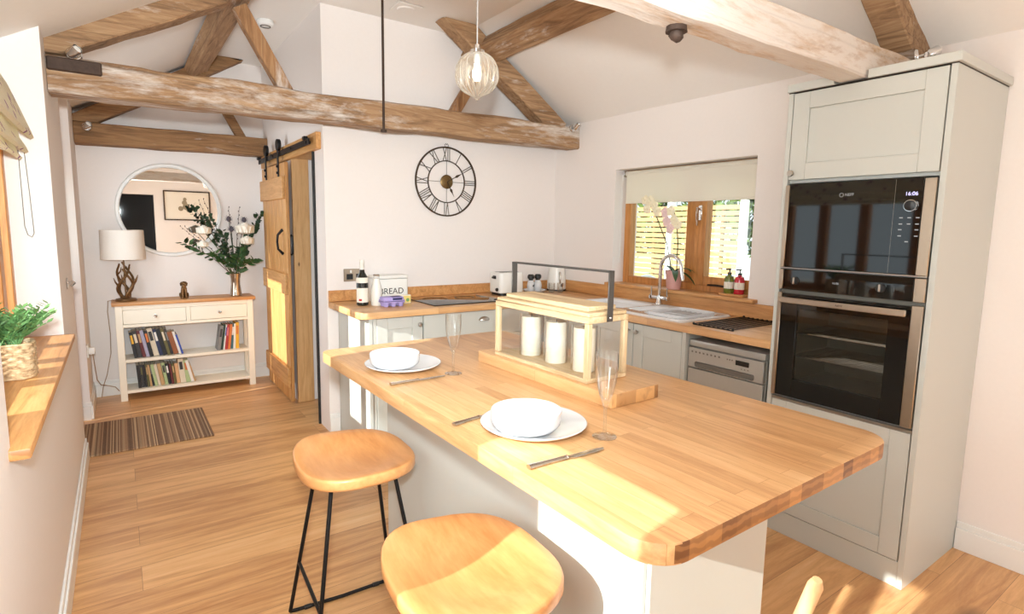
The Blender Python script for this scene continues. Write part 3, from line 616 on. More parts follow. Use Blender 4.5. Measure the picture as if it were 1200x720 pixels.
for i in range(3):
    bm = B(); box(bm, (2.5472, 1.60 - i * .018 - .004, .735), (2.5485, 1.60 - i * .018 + .004, .739)); wpart('programme_mark', bm, M['ink'], pn, 0)
    bm = B(); box(bm, (2.5472, 1.68 - i * .014, .768), (2.5485, 1.686 - i * .014, .775)); wpart('programme_mark', bm, M['ink'], pn, 0)
bm = B(); box(bm, (2.55, a + .002, .10), (2.574, b - .002, .680), .003); wpart('door', bm, M['silverp'], dw)
bm = B(); box(bm, (2.60, a, 0), (2.62, b, .10)); wpart('kickplate', bm, M['blackpl'], dw)

# ------------------------------------------------------------------ hob, sink, tap, rack
o = thing('hob', 'flat black glass hob set in the back worktop', 'hob', (1.93, 3.42, .916))
bm = B(); prism(bm, rrect(1.655, 3.235, 2.20, 3.62, .012, 4), .916, .922, bev=.001); wpart('glass', bm, M['blackglass'], o)
bm = B(); box(bm, (2.201, 3.235, .916), (2.216, 3.62, .923), .001); wpart('steel_edge', bm, M['steel'], o)
M['ring'] = plain('hob_ring_print', srgb(60, 58, 56), .3)
for cx, cy, r in ((1.80, 3.33, .07), (1.80, 3.52, .09), (2.05, 3.33, .09), (2.05, 3.53, .07)):
    bm = B(); lathe(bm, [(r, .9221), (r + .003, .9221), (r + .003, .9224), (r, .9224)], 28, 0, T(cx, cy, 0)); wpart('cooking_zone', bm, M['ring'], o)
o = thing('sink', 'white ceramic sink with bowls and drainer in the window worktop', 'sink', (2.79, 2.48, .916))
bm = B()
def bowl(x0, y0, x1, y1, zt, zb, r, dr=.04, n=6):
    rings = []
    for (dx, z, rr) in ((0, zt, r), (.006, zt - .004, r), (.014, zt - .02, r), (dr, zb + .02, r), (dr + .02, zb, r * .7)):
        rings.append([bm.verts.new((x, y, z)) for x, y in rrect(x0 + dx, y0 + dx, x1 - dx, y1 - dx, rr, n)])
    for A, C in zip(rings, rings[1:]):
        for i in range(len(A)): bm.faces.new([A[i], A[(i + 1) % len(A)], C[(i + 1) % len(A)], C[i]])
    bm.faces.new(rings[-1]); return rings[0]
SX0, SX1, SY0, SY1, SZ = 2.552, 3.03, 1.985, 2.975, .929
outer = rrect(SX0, SY0, SX1, SY1, .035, 6)
top = [bm.verts.new((x, y, SZ)) for x, y in rrect(SX0 + .006, SY0 + .006, SX1 - .006, SY1 - .006, .03, 6)]
low = [bm.verts.new((x, y, .9155)) for x, y in outer]; mid = [bm.verts.new((x, y, SZ - .005)) for x, y in outer]
n = len(outer)
for A, C in ((low, mid), (mid, top)):
    for i in range(n): bm.faces.new([A[i], A[(i + 1) % n], C[(i + 1) % n], C[i]])
b1 = bowl(2.60, 2.52, 2.96, 2.93, SZ, .88, .05); b2 = bowl(2.64, 2.345, 2.92, 2.49, SZ, .89, .04); b3 = bowl(2.60, 2.03, 2.97, 2.32, SZ, .921, .04, .012)
es = []
for L in (top, b1, b2, b3):
    for i in range(len(L)):
        e_ = bm.edges.get((L[i], L[(i + 1) % len(L)])) or bm.edges.new((L[i], L[(i + 1) % len(L)])); es.append(e_)
bmesh.ops.triangle_fill(bm, edges=es, use_beauty=True)
for f in [f for f in bm.faces if f.calc_center_median().z > SZ - .0005 and any(a < f.calc_center_median().x < c and b < f.calc_center_median().y < d for a, b, c, d in ((2.61, 2.53, 2.95, 2.92), (2.65, 2.355, 2.91, 2.48), (2.61, 2.04, 2.96, 2.31)))]: bm.faces.remove(f)
wpart('basin', bm, M['sinkwhite'], o)
for i in range(7):
    bm = B(); y = 2.06 + i * .038; box(bm, (2.63, y, .9212), (2.94, y + .012, .926), .003); wpart('drainer_ridge', bm, M['sinkwhite'], o)
for cx, cy, z in ((2.78, 2.725, .8802), (2.78, 2.415, .8902)):
    bm = B(); lathe(bm, [(0, 0), (.034, 0), (.034, .003), (0, .004)], 20, 0, T(cx, cy, z)); wpart('drain', bm, M['chrome'], o)
o = thing('kitchen_tap', 'chrome swan-neck mixer tap with two levers behind the sink', 'tap', (3.00, 2.53, .93))
bm = B(); lathe(bm, [(0, .9295), (.026, .9295), (.026, .937), (.02, .945), (.017, .99), (0, .99)], 20, 0, T(3.0, 2.53, 0)); box(bm, (2.985, 2.47, .965), (3.015, 2.59, .987), .008, seg=2); wpart('body', bm, M['chrome'], o)
pts = [(3.0, 2.53, .985), (3.0, 2.53, 1.08), (3.0, 2.53, 1.18)] + [(3.0, 2.445 + .085 * math.cos(R(a)), 1.18 + .085 * math.sin(R(a))) for a in range(15, 181, 15)] + [(3.0, 2.352, 1.14), (3.0, 2.345, 1.11)]
bm = B(); tube(bm, pts, .0115, 12); wpart('spout', bm, M['chrome'], o)
for y in (2.463, 2.597):
    bm = B(); cyl(bm, (3.0, y, .976), (3.0, y + (.012 if y > 2.5 else -.012), .976), .017, n=16); cyl(bm, (3.0, y, .98), (2.995, y, 1.045), .006, .0045, 10); wpart('lever', bm, M['chrome'], o)
o = thing('drying_rack', 'black wire drying rack lying over the sink end of the window worktop', 'rack', (2.82, 1.79, .916))
for i in range(9):
    bm = B(); y = 1.685 + i * .029; cyl(bm, (2.575, y, .9225), (3.05, y + .0, .9225), .0035, n=8); wpart('rod', bm, M['black_metal'], o)
for x in (2.575, 3.048):
    bm = B(); cyl(bm, (x, 1.68, .919), (x, 1.922, .919), .0030, n=8); wpart('cross_bar', bm, M['black_metal'], o)
for x in (2.575, 3.048):
    for y in (1.68, 1.922):
        bm = B(); sphere(bm, (x, y, .9235), .0075, 8); wpart('rubber_end', bm, M['blackpl'], o)
# ------------------------------------------------------------------ back counter items
o = thing('wall_socket', 'brushed steel double wall socket above the back worktop', 'socket', (1.315, YB, 1.09))
bm = B(); box(bm, (1.243, YB - .008, 1.047), (1.389, YB - .0005, 1.133), .002); wpart('plate', bm, M['steel_warm'], o)
for x in (1.283, 1.349):
    bm = B(); box(bm, (x - .022, YB - .0095, 1.060), (x + .022, YB - .008, 1.098), .001); wpart('insert', bm, M['black'], o)
    bm = B(); box(bm, (x + .002, YB - .012, 1.105), (x + .014, YB - .008, 1.124), .001); wpart('switch', bm, M['white'], o)
M['wineglass'] = plain('dark_bottle_glass', srgb(22, 24, 20), .06, coat=.3); M['foil'] = plain('cream_foil', srgb(238, 232, 222), .4); M['paper'] = plain('label_paper', srgb(238, 230, 216), .6); M['red'] = plain('red_print', srgb(186, 44, 48), .5)
o = thing('wine_bottle', 'dark wine bottle with white neck foil and white label by the wall socket', 'bottle', (1.272, 3.50, .9155))
bm = B(); lathe(bm, [(0, .004), (.030, 0), (.037, .006), (.0375, .02), (.0375, .165), (.034, .185), (.018, .215), (.0145, .235), (.0145, .245), (0, .245)], 28); link('glass_body', bm, M['wineglass'], o)
bm = B(); lathe(bm, [(0, .245), (.0152, .232), (.0155, .27), (.017, .272), (.017, .285), (.015, .295), (0, .295)], 24); link('foil_cap', bm, M['foil'], o)
def wrap(bm, r, z0, z1, a0, a1, n=12):
    A = [bm.verts.new((r * math.cos(R(a0 + (a1 - a0) * i / n)), r * math.sin(R(a0 + (a1 - a0) * i / n)), z0)) for i in range(n + 1)]
    C = [bm.verts.new((v.co.x, v.co.y, z1)) for v in A]
    for i in range(n): bm.faces.new([A[i], A[i + 1], C[i + 1], C[i]])
bm = B(); wrap(bm, .0380, .022, .115, 175, 345); link('label', bm, M['paper'], o, recalc=False)
bm = B(); wrap(bm, .0384, .032, .045, 215, 245, 6); link('label_print', bm, M['red'], o, recalc=False)
bm = B(); lathe(bm, [(.0382, .148), (.0382, .170), (.0355, .182), (.0345, .182), (.037, .170), (.037, .148)], 28); link('shoulder_label', bm, M['paper'], o)
o = thing('milk_bottle', 'glass milk bottle full of milk beside the wine bottle', 'bottle', (1.352, 3.462, .9155)); M['milk'] = plain('milk', srgb(246, 242, 232), .25)
bm = B(); lathe(bm, [(0, 0), (.033, 0), (.036, .006), (.036, .09), (.033, .115), (.021, .16), (.019, .175), (0, .175)], 24); link('milk', bm, M['milk'], o)
bm = B(); lathe(bm, [(.0368, .004), (.0368, .092), (.0338, .117), (.0218, .162), (.020, .185), (.021, .19), (.0212, .196), (.019, .196), (.018, .18)], 24); link('glass_body', bm, M['glass'], o)
bm = B(); lathe(bm, [(0, .194), (.0205, .194), (.021, .199), (.017, .203), (0, .203)], 20); link('cap', bm, M['steel'], o)
M['enamelw'] = plain('white_enamel', srgb(240, 238, 232), .3); M['ink_dark'] = plain('dark_lettering', srgb(56, 52, 52), .5)
o = thing('bread_bin', 'white bread bin lettered on the front behind the milk bottle', 'bread bin', (1.51, 3.66, .9155))
bm = B(); prism(bm, rrect(-.125, -.07, .125, .07, .018, 5), 0, .155, bev=.004); link('bin', bm, M['enamelw'], o)
bm = B(); prism(bm, rrect(-.127, -.072, .127, .072, .02, 5), .157, .178, bev=.006); lid = link('lid', bm, M['enamelw'], o)
bm = text_mesh('BREAD', .058); 
for v in bm.verts: v.co = Matrix.Translation((0, -.0708, .07)) @ FACE_NY @ v.co
link('lettering', bm, M['ink_dark'], o, sharp=0)
o = thing('egg_box', 'lilac egg box with dark label in front of the bread bin', 'egg box', (1.425, 3.385, .9155)); M['lilac'] = plain('lilac_moulded_pulp', srgb(176, 160, 214), .8, bump=.1, bscale=200)
bm = B(); prism(bm, rrect(-.076, -.05, .076, .05, .018, 4), .026, .032)
for i in range(3):
    for j in range(2): lathe(bm, [(0, 0), (.014, 0), (.023, .028), (.023, .032), (0, .032)], 12, 0, T(-.049 + i * .049, -.024 + j * .048, 0))
link('tray', bm, M['lilac'], o)
bm = B(); prism(bm, rrect(-.077, -.051, .077, .051, .018, 4), .033, .062, bev=.012, seg=3)
for v in bm.verts:
    if v.co.z > .045: v.co.x *= .9; v.co.y *= .86
link('lid', bm, M['lilac'], o)
bm = B(); box(bm, (-.012, -.0475, .042), (.052, -.0455, .057)); box(bm, (-.012, -.043, .0622), (.052, .0, .0634)); M['navy'] = plain('navy_label', srgb(52, 50, 96), .6); link('label', bm, M['navy'], o)
o = thing('cheese_packet', 'small yellow and white packet leaning behind the egg box', 'packet', (1.525, 3.465, .9155)); M['yellow'] = plain('yellow_card', srgb(238, 214, 128), .5)
bm = B(); box(bm, (-.065, -.015, 0), (.065, .015, .058), .004); link('carton', bm, M['paper'], o)
bm = B(); box(bm, (.012, -.0158, .006), (.062, -.0151, .052)); link('yellow_panel', bm, M['yellow'], o)
bm = B(); lathe(bm, [(0, 0), (.012, 0), (.012, .0006), (0, .0006)], 14, 0, T(.04, -.0158, .024) @ FACE_NY); link('print', bm, M['green_bright'], o)
o = thing('toaster', 'white toaster with black lever on the back worktop', 'toaster', (2.455, 3.58, .9155))
bm = B(); prism(bm, rrect(-.11, -.085, .11, .085, .03, 5), .018, .175, bev=.012, seg=3); link('body', bm, M['enamelw'], o)
bm = B(); box(bm, (-.115, -.02, .125), (-.110, .02, .15), .001); box(bm, (-.128, -.018, .128), (-.11, .018, .142), .005, seg=2); link('lever', bm, M['blackpl'], o)
bm = B(); lathe(bm, [(0, 0), (.014, 0), (.012, .012), (0, .012)], 16, 0, T(-.110, -.04, .045) @ FACE_NX); link('dial', bm, M['blackpl'], o)
bm = B(); prism(bm, rrect(-.10, -.075, .10, .075, .03, 5), 0, .018); link('base', bm, M['blackpl'], o)
for y in (-.03, .03):
    bm = B(); box(bm, (-.085, y - .011, .1745), (.085, y + .011, .1765)); link('slot', bm, M['blackpl'], o)
o = thing('saucer', 'white round dish under the salt and pepper mills by the kettle', 'dish', (2.745, 3.60, .9155))
bm = B(); lathe(bm, [(0, .003), (.06, 0), (.085, .006), (.098, .022), (.095, .022), (.082, .011), (0, .009)], 36); link('dish', bm, M['ceramic'], o); 
for i, (x, y, lb) in enumerate(((2.708, 3.60, 'left white mill with black top and a small dark bird print on the round dish'), (2.778, 3.60, 'right white mill with black top on the round dish'))):
    o = thing('pepper_mill', lb, 'mill', (x, y, .9255), group='salt and pepper mills')
    bm = B(); lathe(bm, [(0, 0), (.022, 0), (.031, .02), (.033, .045), (.028, .072), (.019, .088), (0, .088)], 24); link('body', bm, M['ceramic'], o)
    bm = B(); lathe(bm, [(0, .088), (.017, .088), (.019, .098), (.027, .104), (.028, .124), (.020, .136), (0, .137)], 20); link('top', bm, M['blackpl'], o)
    if i == 0:
        bm = B(); sphere(bm, (.002, -.0325, .045), .008, 8, sy=.3); box(bm, (.006, -.0345, .05), (.011, -.032, .058)); link('bird_print', bm, M['ink_dark'], o)
o = thing('kettle', 'white electric kettle with curved handle in the corner of the worktop', 'kettle', (3.0, 3.63, .9155))
bm = B(); lathe(bm, [(0, .012), (.075, .012), (.08, .02), (.078, .08), (.070, .15), (.063, .195), (.05, .207), (0, .210)], 32); link('body', bm, M['enamelw'], o)
bm = B(); lathe(bm, [(0, 0), (.082, 0), (.082, .012), (0, .012)], 28); link('base', bm, M['blackpl'], o)
bm = B(); tube(bm, [(.055, -.03, .195), (.095, -.05, .195), (.115, -.06, .16), (.112, -.058, .10), (.092, -.048, .05), (.07, -.035, .035)], [.011, .011, .010, .010, .010, .009], 10); link('handle', bm, M['enamelw'], o)
bm = B(); tube(bm, [(.10, -.052, .203), (.125, -.065, .165), (.122, -.063, .10), (.098, -.05, .045)], .0045, 8); link('handle_grip', bm, M['blackpl'], o)
bm = B(); box(bm, (-.03, -.082, .06), (-.018, -.06, .16), .004); link('water_window', bm, M['steel'], o)
bm = B(); lathe(bm, [(0, 0), (.016, 0), (.014, .004), (0, .004)], 14, 0, T(-.005, -.078, .05) @ FACE_NY); link('badge', bm, M['ink_dark'], o)
for i, (x, y) in enumerate(((2.872, 3.535), (2.935, 3.50))):
    bm = B(); lathe(bm, [(0, 0), (.022, 0), (.024, .006), (.026, .075), (.0245, .075), (.0225, .010), (0, .010)], 22)
    o = link('tumbler', bm, M['vessel'], loc=(x, y, .9157)); tag(o, ('left' if i == 0 else 'right') + ' small clear tumbler of the pair in front of the kettle', 'glass', 'small tumblers by the kettle')
# ------------------------------------------------------------------ window sill items
o = thing('roller_blind', 'cream roller blind half lowered over the sink window', 'blind', (3.15, 2.49, 1.85))
bm = B(); box(bm, (3.150, 1.95, 1.635), (3.1515, 3.02, 1.845)); wpart('fabric', bm, M['blind'], o, 0)
bm = B(); cyl(bm, (3.162, 1.945, 1.848), (3.162, 3.03, 1.848), .018, n=16); wpart('roller', bm, M['blind'], o)
bm = B(); box(bm, (3.147, 1.95, 1.625), (3.154, 3.02, 1.64), .002); wpart('bottom_bar', bm, M['blind'], o)
for y in (1.93, 3.034):
    bm = B(); box(bm, (3.14, y, 1.825), (3.185, y + .012, 1.868), .003); wpart('bracket', bm, M['chrome'], o)
bm = B(); tube(bm, [(3.13, 3.045, 1.84), (3.128, 3.048, 1.5), (3.13, 3.05, 1.18), (3.134, 3.044, 1.18), (3.134, 3.042, 1.5), (3.134, 3.04, 1.84)], .0018, 5); wpart('chain', bm, M['white'], o)
M['pinkpot'] = plain('pink_pot_glaze', srgb(222, 168, 160), .5, var=.05); M['soil'] = plain('bark_soil', srgb(92, 66, 44), .9, var=.4)
def blade(bm, base, d, L, wd, up=.6, droop=.8, n=6, mat=0, fold=.15):
    base = Vector(base); d = Vector((d[0], d[1], 0)).normalized(); s = Vector((-d.y, d.x, 0)); prev = None
    for i in range(n + 1):
        t = i / n; p = base + d * L * t * math.cos(up * (1 - t * droop)) + Vector((0, 0, L * (math.sin(up) * t - droop * t * t * .55)))
        ww = wd * math.sin(math.pi * min(1, t * .93 + .07)) ** .7 * .5
        ring = [bm.verts.new(p - s * ww + Vector((0, 0, ww * fold))), bm.verts.new(p), bm.verts.new(p + s * ww + Vector((0, 0, ww * fold)))]
        if prev:
            for a in (0, 1): bm.faces.new([prev[a], prev[a + 1], ring[a + 1], ring[a]]).material_index = mat
        prev = ring
o = thing('orchid', 'potted orchid with pale flowers in a pink pot on the window sill', 'plant', (3.105, 2.50, 1.0315))
bm = B(); lathe(bm, [(0, 0), (.046, 0), (.056, .105), (.060, .107), (.060, .128), (.054, .128), (.052, .11), (0, .108)], 28); link('pot', bm, M['pinkpot'], o)
bm = B(); lathe(bm, [(0, .109), (.05, .109), (0, .116)], 16); link('bark', bm, M['soil'], o)
for a, L, up, dr in ((200, .20, .5, 1.3), (330, .17, .8, 1.5), (275, .15, 1.0, 1.4), (160, .14, 1.1, .6), (60, .13, .9, .9), (300, .16, .4, 1.6)):
    bm = B(); blade(bm, (0, 0, .112), (math.cos(R(a)) * .4, math.sin(R(a))), L, .042, up, dr, 7); link('leaf', bm, M['green'], o, recalc=False)
M['petal_o'] = plain('orchid_petal_cream', srgb(246, 236, 206), .5, var=.05); M['petal_p'] = plain('orchid_petal_pink', srgb(236, 206, 204), .5, var=.05)
for st, (pts, fls) in enumerate((([(0, .02, .11), (.01, .08, .30), (0, .17, .48), (-.01, .235, .60), (-.02, .26, .63)], [(-.02, .27, .61), (-.03, .215, .605), (-.03, .24, .55), (-.02, .16, .53), (-.03, .175, .57)]), ([(0, -.02, .11), (.01, -.01, .32), (0, .0, .46), (0, .03, .53)], [(-.03, .03, .53), (-.03, .08, .52), (-.03, .0, .47), (-.03, .06, .46), (-.03, -.03, .44), (-.03, .03, .41)]))):
    bm = B(); tube(bm, pts, .0035, 6); sm = link('stem', bm, M['green_dark'], o)
    for q, p in enumerate(fls):
        bm = B(); rnd = random.Random(st * 10 + q); rr = .03
        for kk in range(5):
            a = R(72 * kk + rnd.uniform(-10, 10) + 90); sphere(bm, (p[0] + rnd.uniform(-.004, .004), p[1] + math.cos(a) * rr * .62, p[2] + math.sin(a) * rr * .62), rr * .62, 8, sx=.16)
        sphere(bm, (p[0] - .006, p[1], p[2]), rr * .2, 6); link('flower', bm, M['petal_p'] if st and q % 2 else M['petal_o'], o)
o = thing('soap_tray', 'small oak tray under the two soap bottles on the window sill', 'tray', (3.125, 2.045, 1.0315))
bm = B(); box(bm, (-.045, -.085, 0), (.045, .085, .014), .003); link('board', bm, M['oak_y'], o)
M['soapg'] = plain('olive_green_bottle', srgb(104, 116, 42), .15, coat=.3); M['soapr'] = plain('red_bottle', srgb(190, 34, 52), .15, coat=.3)
for i, (y, mt, lb) in enumerate(((2.083, 'soapg', 'green soap bottle with black pump on the sill tray'), (2.012, 'soapr', 'red soap bottle with black pump on the sill tray'))):
    o = thing('soap_bottle', lb, 'bottle', (3.12, y, 1.046), group='soap bottles on the sill')
    bm = B(); lathe(bm, [(0, 0), (.027, 0), (.030, .004), (.030, .085), (.024, .105), (.012, .112), (.012, .118), (0, .118)], 24); link('bottle', bm, M[mt], o)
    bm = B(); wrap(bm, .0303, .03, .072, 110, 330); link('label', bm, M['paper'], o, recalc=False)
    bm = B(); cyl(bm, (0, 0, .118), (0, 0, .130), .012, n=16); cyl(bm, (0, 0, .13), (0, 0, .148), .004, n=8); box(bm, (-.036, -.006, .146), (.008, .006, .155), .002); link('pump', bm, M['blackpl'], o)
# ------------------------------------------------------------------ garden seen through the window
M['fence'] = wood('fence_softwood_y', [srgb(158, 124, 80), srgb(178, 146, 102), srgb(192, 164, 122)], 1, 8, 10, .8)
fe = thing('slatted_fence', 'pale horizontal slat fence in the garden outside the sink window', 'fence', (8.0, 5.5, -.12))
for pn_, (ya, yb_) in enumerate(((5.22, 6.52), (6.64, 7.98), (8.10, 9.5))):
    bm = B()
    for i in range(20): box(bm, (7.99, ya, .0 + i * .094), (8.015, yb_, .072 + i * .094))
    for y in (ya + .3, yb_ - .3): box(bm, (8.016, y, 0), (8.06, y + .05, 1.86))
    wpart('panel', bm, M['fence'], fe, 0)
for y in (5.16, 6.58, 8.04):
    bm = B(); box(bm, (7.96, y - .05, -.12), (8.06, y + .05, 1.93), .006); wpart('post', bm, M['white'], fe)
rnd = random.Random(5)
M['leaf_mid'] = plain('garden_leaf', srgb(112, 136, 66), .7, var=.5, bscale=3); M['leaf_pale'] = plain('garden_leaf_light', srgb(164, 178, 100), .7, var=.4, bscale=3); M['bark'] = plain('bark', srgb(110, 92, 74), .9, var=.3)  # paler leaf colour for one tree and the bush
def tree(x, y, h, r, mt, label, nl=3800):
    t = thing('garden_tree', label, 'tree', (x, y, -.12), group='trees beyond the fence')
    bm = B(); tube(bm, [(0, 0, 0), (.1, 0, h * .4), (0, .1, h * .8)], [.14, .10, .04], 8)
    for q in range(6):
        a = rnd.uniform(0, 6.28); tube(bm, [(.05, 0, h * (.35 + q * .06)), (math.cos(a) * r * .6, math.sin(a) * r * .6, h * (.5 + q * .07))], [.05, .015], 6)
    link('trunk', bm, M['bark'], t)
    bm = B()
    for q in range(nl):
        v = Vector((rnd.gauss(0, 1), rnd.gauss(0, 1), rnd.gauss(0, 1))).normalized() * rnd.uniform(.5, 1) ** .6
        c = Vector((v.x * r, v.y * r, h * .62 + v.z * h * .42)); s = rnd.uniform(.06, .15)
        a = Vector((rnd.gauss(0, 1), rnd.gauss(0, 1), rnd.gauss(0, 1))).normalized() * s; b = a.orthogonal().normalized() * s * .5
        bm.faces.new([bm.verts.new(c - a), bm.verts.new(c + b), bm.verts.new(c + a), bm.verts.new(c - b)])
    o = link('foliage', bm, M[mt], t, sharp=0, recalc=False); o['kind'] = 'stuff'
tree(10.8, 3.5, 4.2, 1.3, 'leaf_pale', 'light leafy tree behind the right part of the garden fence'); tree(11.0, 6.4, 4.6, 1.3, 'leaf_mid', 'green leafy tree behind the middle of the garden fence'); tree(11.0, 9.4, 4.2, 1.5, 'leaf_mid', 'green leafy tree behind the left part of the garden fence'); tree(9.3, 4.75, 3.2, .8, 'leaf_pale', 'bush growing past the right end of the garden fence', 900)
gc = thing('garden_chair', 'white garden chair outside the left pane of the sink window', 'chair', (5.6, 5.05, -.12), R(20))
M['plastic'] = plain('white_plastic', srgb(236, 236, 234), .4)
bm = B(); prism(bm, rrect(-.24, -.24, .24, .24, .06, 5), .44, .465); link('seat', bm, M['plastic'], gc)
for x, y in ((-.2, -.2), (.2, -.2), (-.2, .2), (.2, .2)):
    bm = B(); tube(bm, [(x * .9, y * .9, .45), (x * 1.2, y * 1.2, 0)], [.028, .02], 8); link('leg', bm, M['plastic'], gc)
bm = B(); arc = [(.26, -.27 * math.cos(R(a)), .46 + .48 * math.sin(R(a))) for a in range(0, 181, 12)]; tube(bm, arc, .022, 8)
for a in (36, 54, 72, 90, 108, 126, 144): tube(bm, [(.25, -.20 * math.cos(R(a)), .46), (.26, -.27 * math.cos(R(a)), .46 + .48 * math.sin(R(a)))], .013, 6)
link('backrest', bm, M['plastic'], gc)
for s in (-1, 1):
    bm = B(); tube(bm, [(.25, s * .26, .66), (-.05, s * .30, .67), (-.22, s * .28, .62), (-.23, s * .25, .45)], .02, 8); link('armrest', bm, M['plastic'], gc)
# ------------------------------------------------------------------ island items
ZT = .9155
cb = thing('chopping_board', 'thick oak chopping board under the candle lantern', 'board', (1.225, 1.46, ZT), R(1.6))
bm = B(); prism(bm, rrect(-.105, -.35, .105, .35, .006, 3), 0, .041, bev=.003)
bmesh.ops.recalc_face_normals(bm, faces=bm.faces[:])
for f in bm.faces:
    if abs(f.normal.y) > .8: f.material_index = 1
link('block', bm, [M['worktop_y'], endgrain('board_end_grain', srgb(140, 94, 54), srgb(216, 168, 112), .042)], cb)
la = thing('candle_lantern', 'pale wooden box lantern with dark metal handle on the chopping board', 'lantern', (1.225, 1.475, ZT + .0415), R(1.6))
lx, ly, lh = .088, .245, .205
bm = B(); box(bm, (-lx, -ly, 0), (lx, ly, .014), .002); link('floor_board', bm, M['lantern'], la)
for sx in (-1, 1):
    for sy in (-1, 1):
        bm = B(); box(bm, (sx * lx - (.018 if sx > 0 else 0), sy * ly - (.018 if sy > 0 else 0), .0145), (sx * lx + (.018 if sx < 0 else 0), sy * ly + (.018 if sy < 0 else 0), lh - .02), .0015); link('corner_post', bm, M['lantern_z'], la)
bm = B()
for sx in (-1, 1): box(bm, (sx * lx - (.018 if sx > 0 else 0), -ly, lh - .0195), (sx * lx + (.018 if sx < 0 else 0), ly, lh), .0015)
for sy in (-1, 1): box(bm, (-lx + .018, sy * ly - (.018 if sy > 0 else 0), lh - .0195), (lx - .018, sy * ly + (.018 if sy < 0 else 0), lh), .0015)
link('top_frame', bm, M['lantern'], la)
bm = B(); box(bm, (-lx + .004, -ly + .004, lh + .0005), (lx - .004, ly - .004, lh + .012), .002); lid = link('lid', bm, M['lantern'], la)
bm = B(); box(bm, (-.062, -ly + .03, lh + .0125), (.062, ly - .03, lh + .028), .003); link('lid_board', bm, M['lantern'], lid)
for x in (-lx + .008, lx - .010):
    bm = B(); box(bm, (x, -ly + .0185, .015), (x + .002, ly - .0185, lh - .020)); link('glass_pane', bm, M['glass'], la, sharp=0)
for y in (-ly + .008, ly - .010):
    bm = B(); box(bm, (-lx + .0185, y, .015), (lx - .0185, y + .002, lh - .020)); link('glass_pane', bm, M['glass'], la, sharp=0)
hx, ht = .008, .345
bm = B()
box(bm, (-.012, -ly - .005, lh - .018), (.012, -ly - .0005, ht), .001); box(bm, (-.012, ly + .0005, lh - .018), (.012, ly + .005, ht), .001); box(bm, (-.012, -ly - .005, ht - .006), (.012, ly + .005, ht), .001)
link('handle', bm, plain('gunmetal_bar', srgb(84, 80, 76), .45, .6), la)
bm = B(); lathe(bm, [(0, 0), (.004, 0), (.003, .002), (0, .002)], 10, 0, Matrix.Translation((0, -ly - .005, lh - .006)) @ FACE_NY); link('screw', bm, M['chrome'], la)
for i, lb in enumerate(('ivory pillar candle at the far end of the lantern', 'middle ivory pillar candle in the lantern', 'ivory pillar candle at the near end of the lantern')):
    cxy = Vector((1.225, 1.475, 0)) + Matrix.Rotation(R(1.6), 3, 'Z') @ Vector((-.012, .125 - i * .138, 0)); z = ZT + .0565
    o = thing('pillar_candle', lb, 'candle', (cxy.x, cxy.y, z), group='pillar candles in the lantern')
    bm = B(); lathe(bm, [(0, 0), (.035, 0), (.036, .002), (.036, .138), (.034, .141), (.030, .1405), (.012, .136), (0, .136)], 28); link('wax', bm, M['wax'], o)
    bm = B(); cyl(bm, (0, 0, .135), (.001, 0, .147), .0014, n=6); link('wick', bm, M['black'], o)
    bm = B(); lathe(bm, [(.0425, 0), (.0425, .150), (.0408, .150), (.0408, 0)], 28)
    tag(link('candle_glass', bm, M['glass'], loc=(cxy.x, cxy.y, z)), 'clear glass sleeve around the ' + lb.replace('ivory pillar candle', 'candle'), 'glass', 'glass sleeves in the lantern')
flute = None
for i, (x, y, lb) in enumerate(((.938, 1.690, 'far champagne flute beside the lantern board'), (.962, .962, 'near champagne flute beside the front plate'))):
    bm = B(); lathe(bm, [(0, 0), (.030, 0), (.0305, .0015), (.012, .004), (.0045, .010), (.0038, .04), (.0042, .072), (.009, .088), (.018, .11), (.0255, .145), (.0285, .18), (.0275, .213), (.0265, .213), (.0272, .18), (.0242, .147), (.0168, .113), (.006, .094), (0, .092)], 32)
    o = link('champagne_flute', bm, M['vessel'], loc=(x, y, ZT)); tag(o, lb, 'glass', 'champagne flutes')
PB = (((.828, 1.868), (.752, 1.835), 'far'), ((.853, 1.110), (.778, 1.072), 'front'))
for (px, py), (bx, by), nm in PB:
    bm = B(); lathe(bm, [(0, .002), (.08, 0), (.088, .002), (.128, .011), (.137, .017), (.1375, .0185), (.135, .0195), (.10, .009), (0, .0075)], 56)
    tag(link('dinner_plate', bm, M['ceramic'], loc=(px, py, ZT)), 'white dinner plate of the ' + nm + ' place setting on the island', 'plate', 'dinner plates')
    q = Vector((px, py, 0)).lerp(Vector((bx, by, 0)), .52)
    bm = B(); lathe(bm, [(0, .004), (.052, 0), (.060, .002), (.077, .008), (.0865, .020), (.089, .034), (.089, .050), (.088, .052), (.0862, .050), (.0855, .034), (.082, .022), (.072, .013), (0, .010)], 56)
    tag(link('bowl', bm, M['ceramic'], loc=(q.x, q.y, ZT + .0095)), 'white bowl on the ' + nm + ' dinner plate', 'bowl', 'bowls on plates')
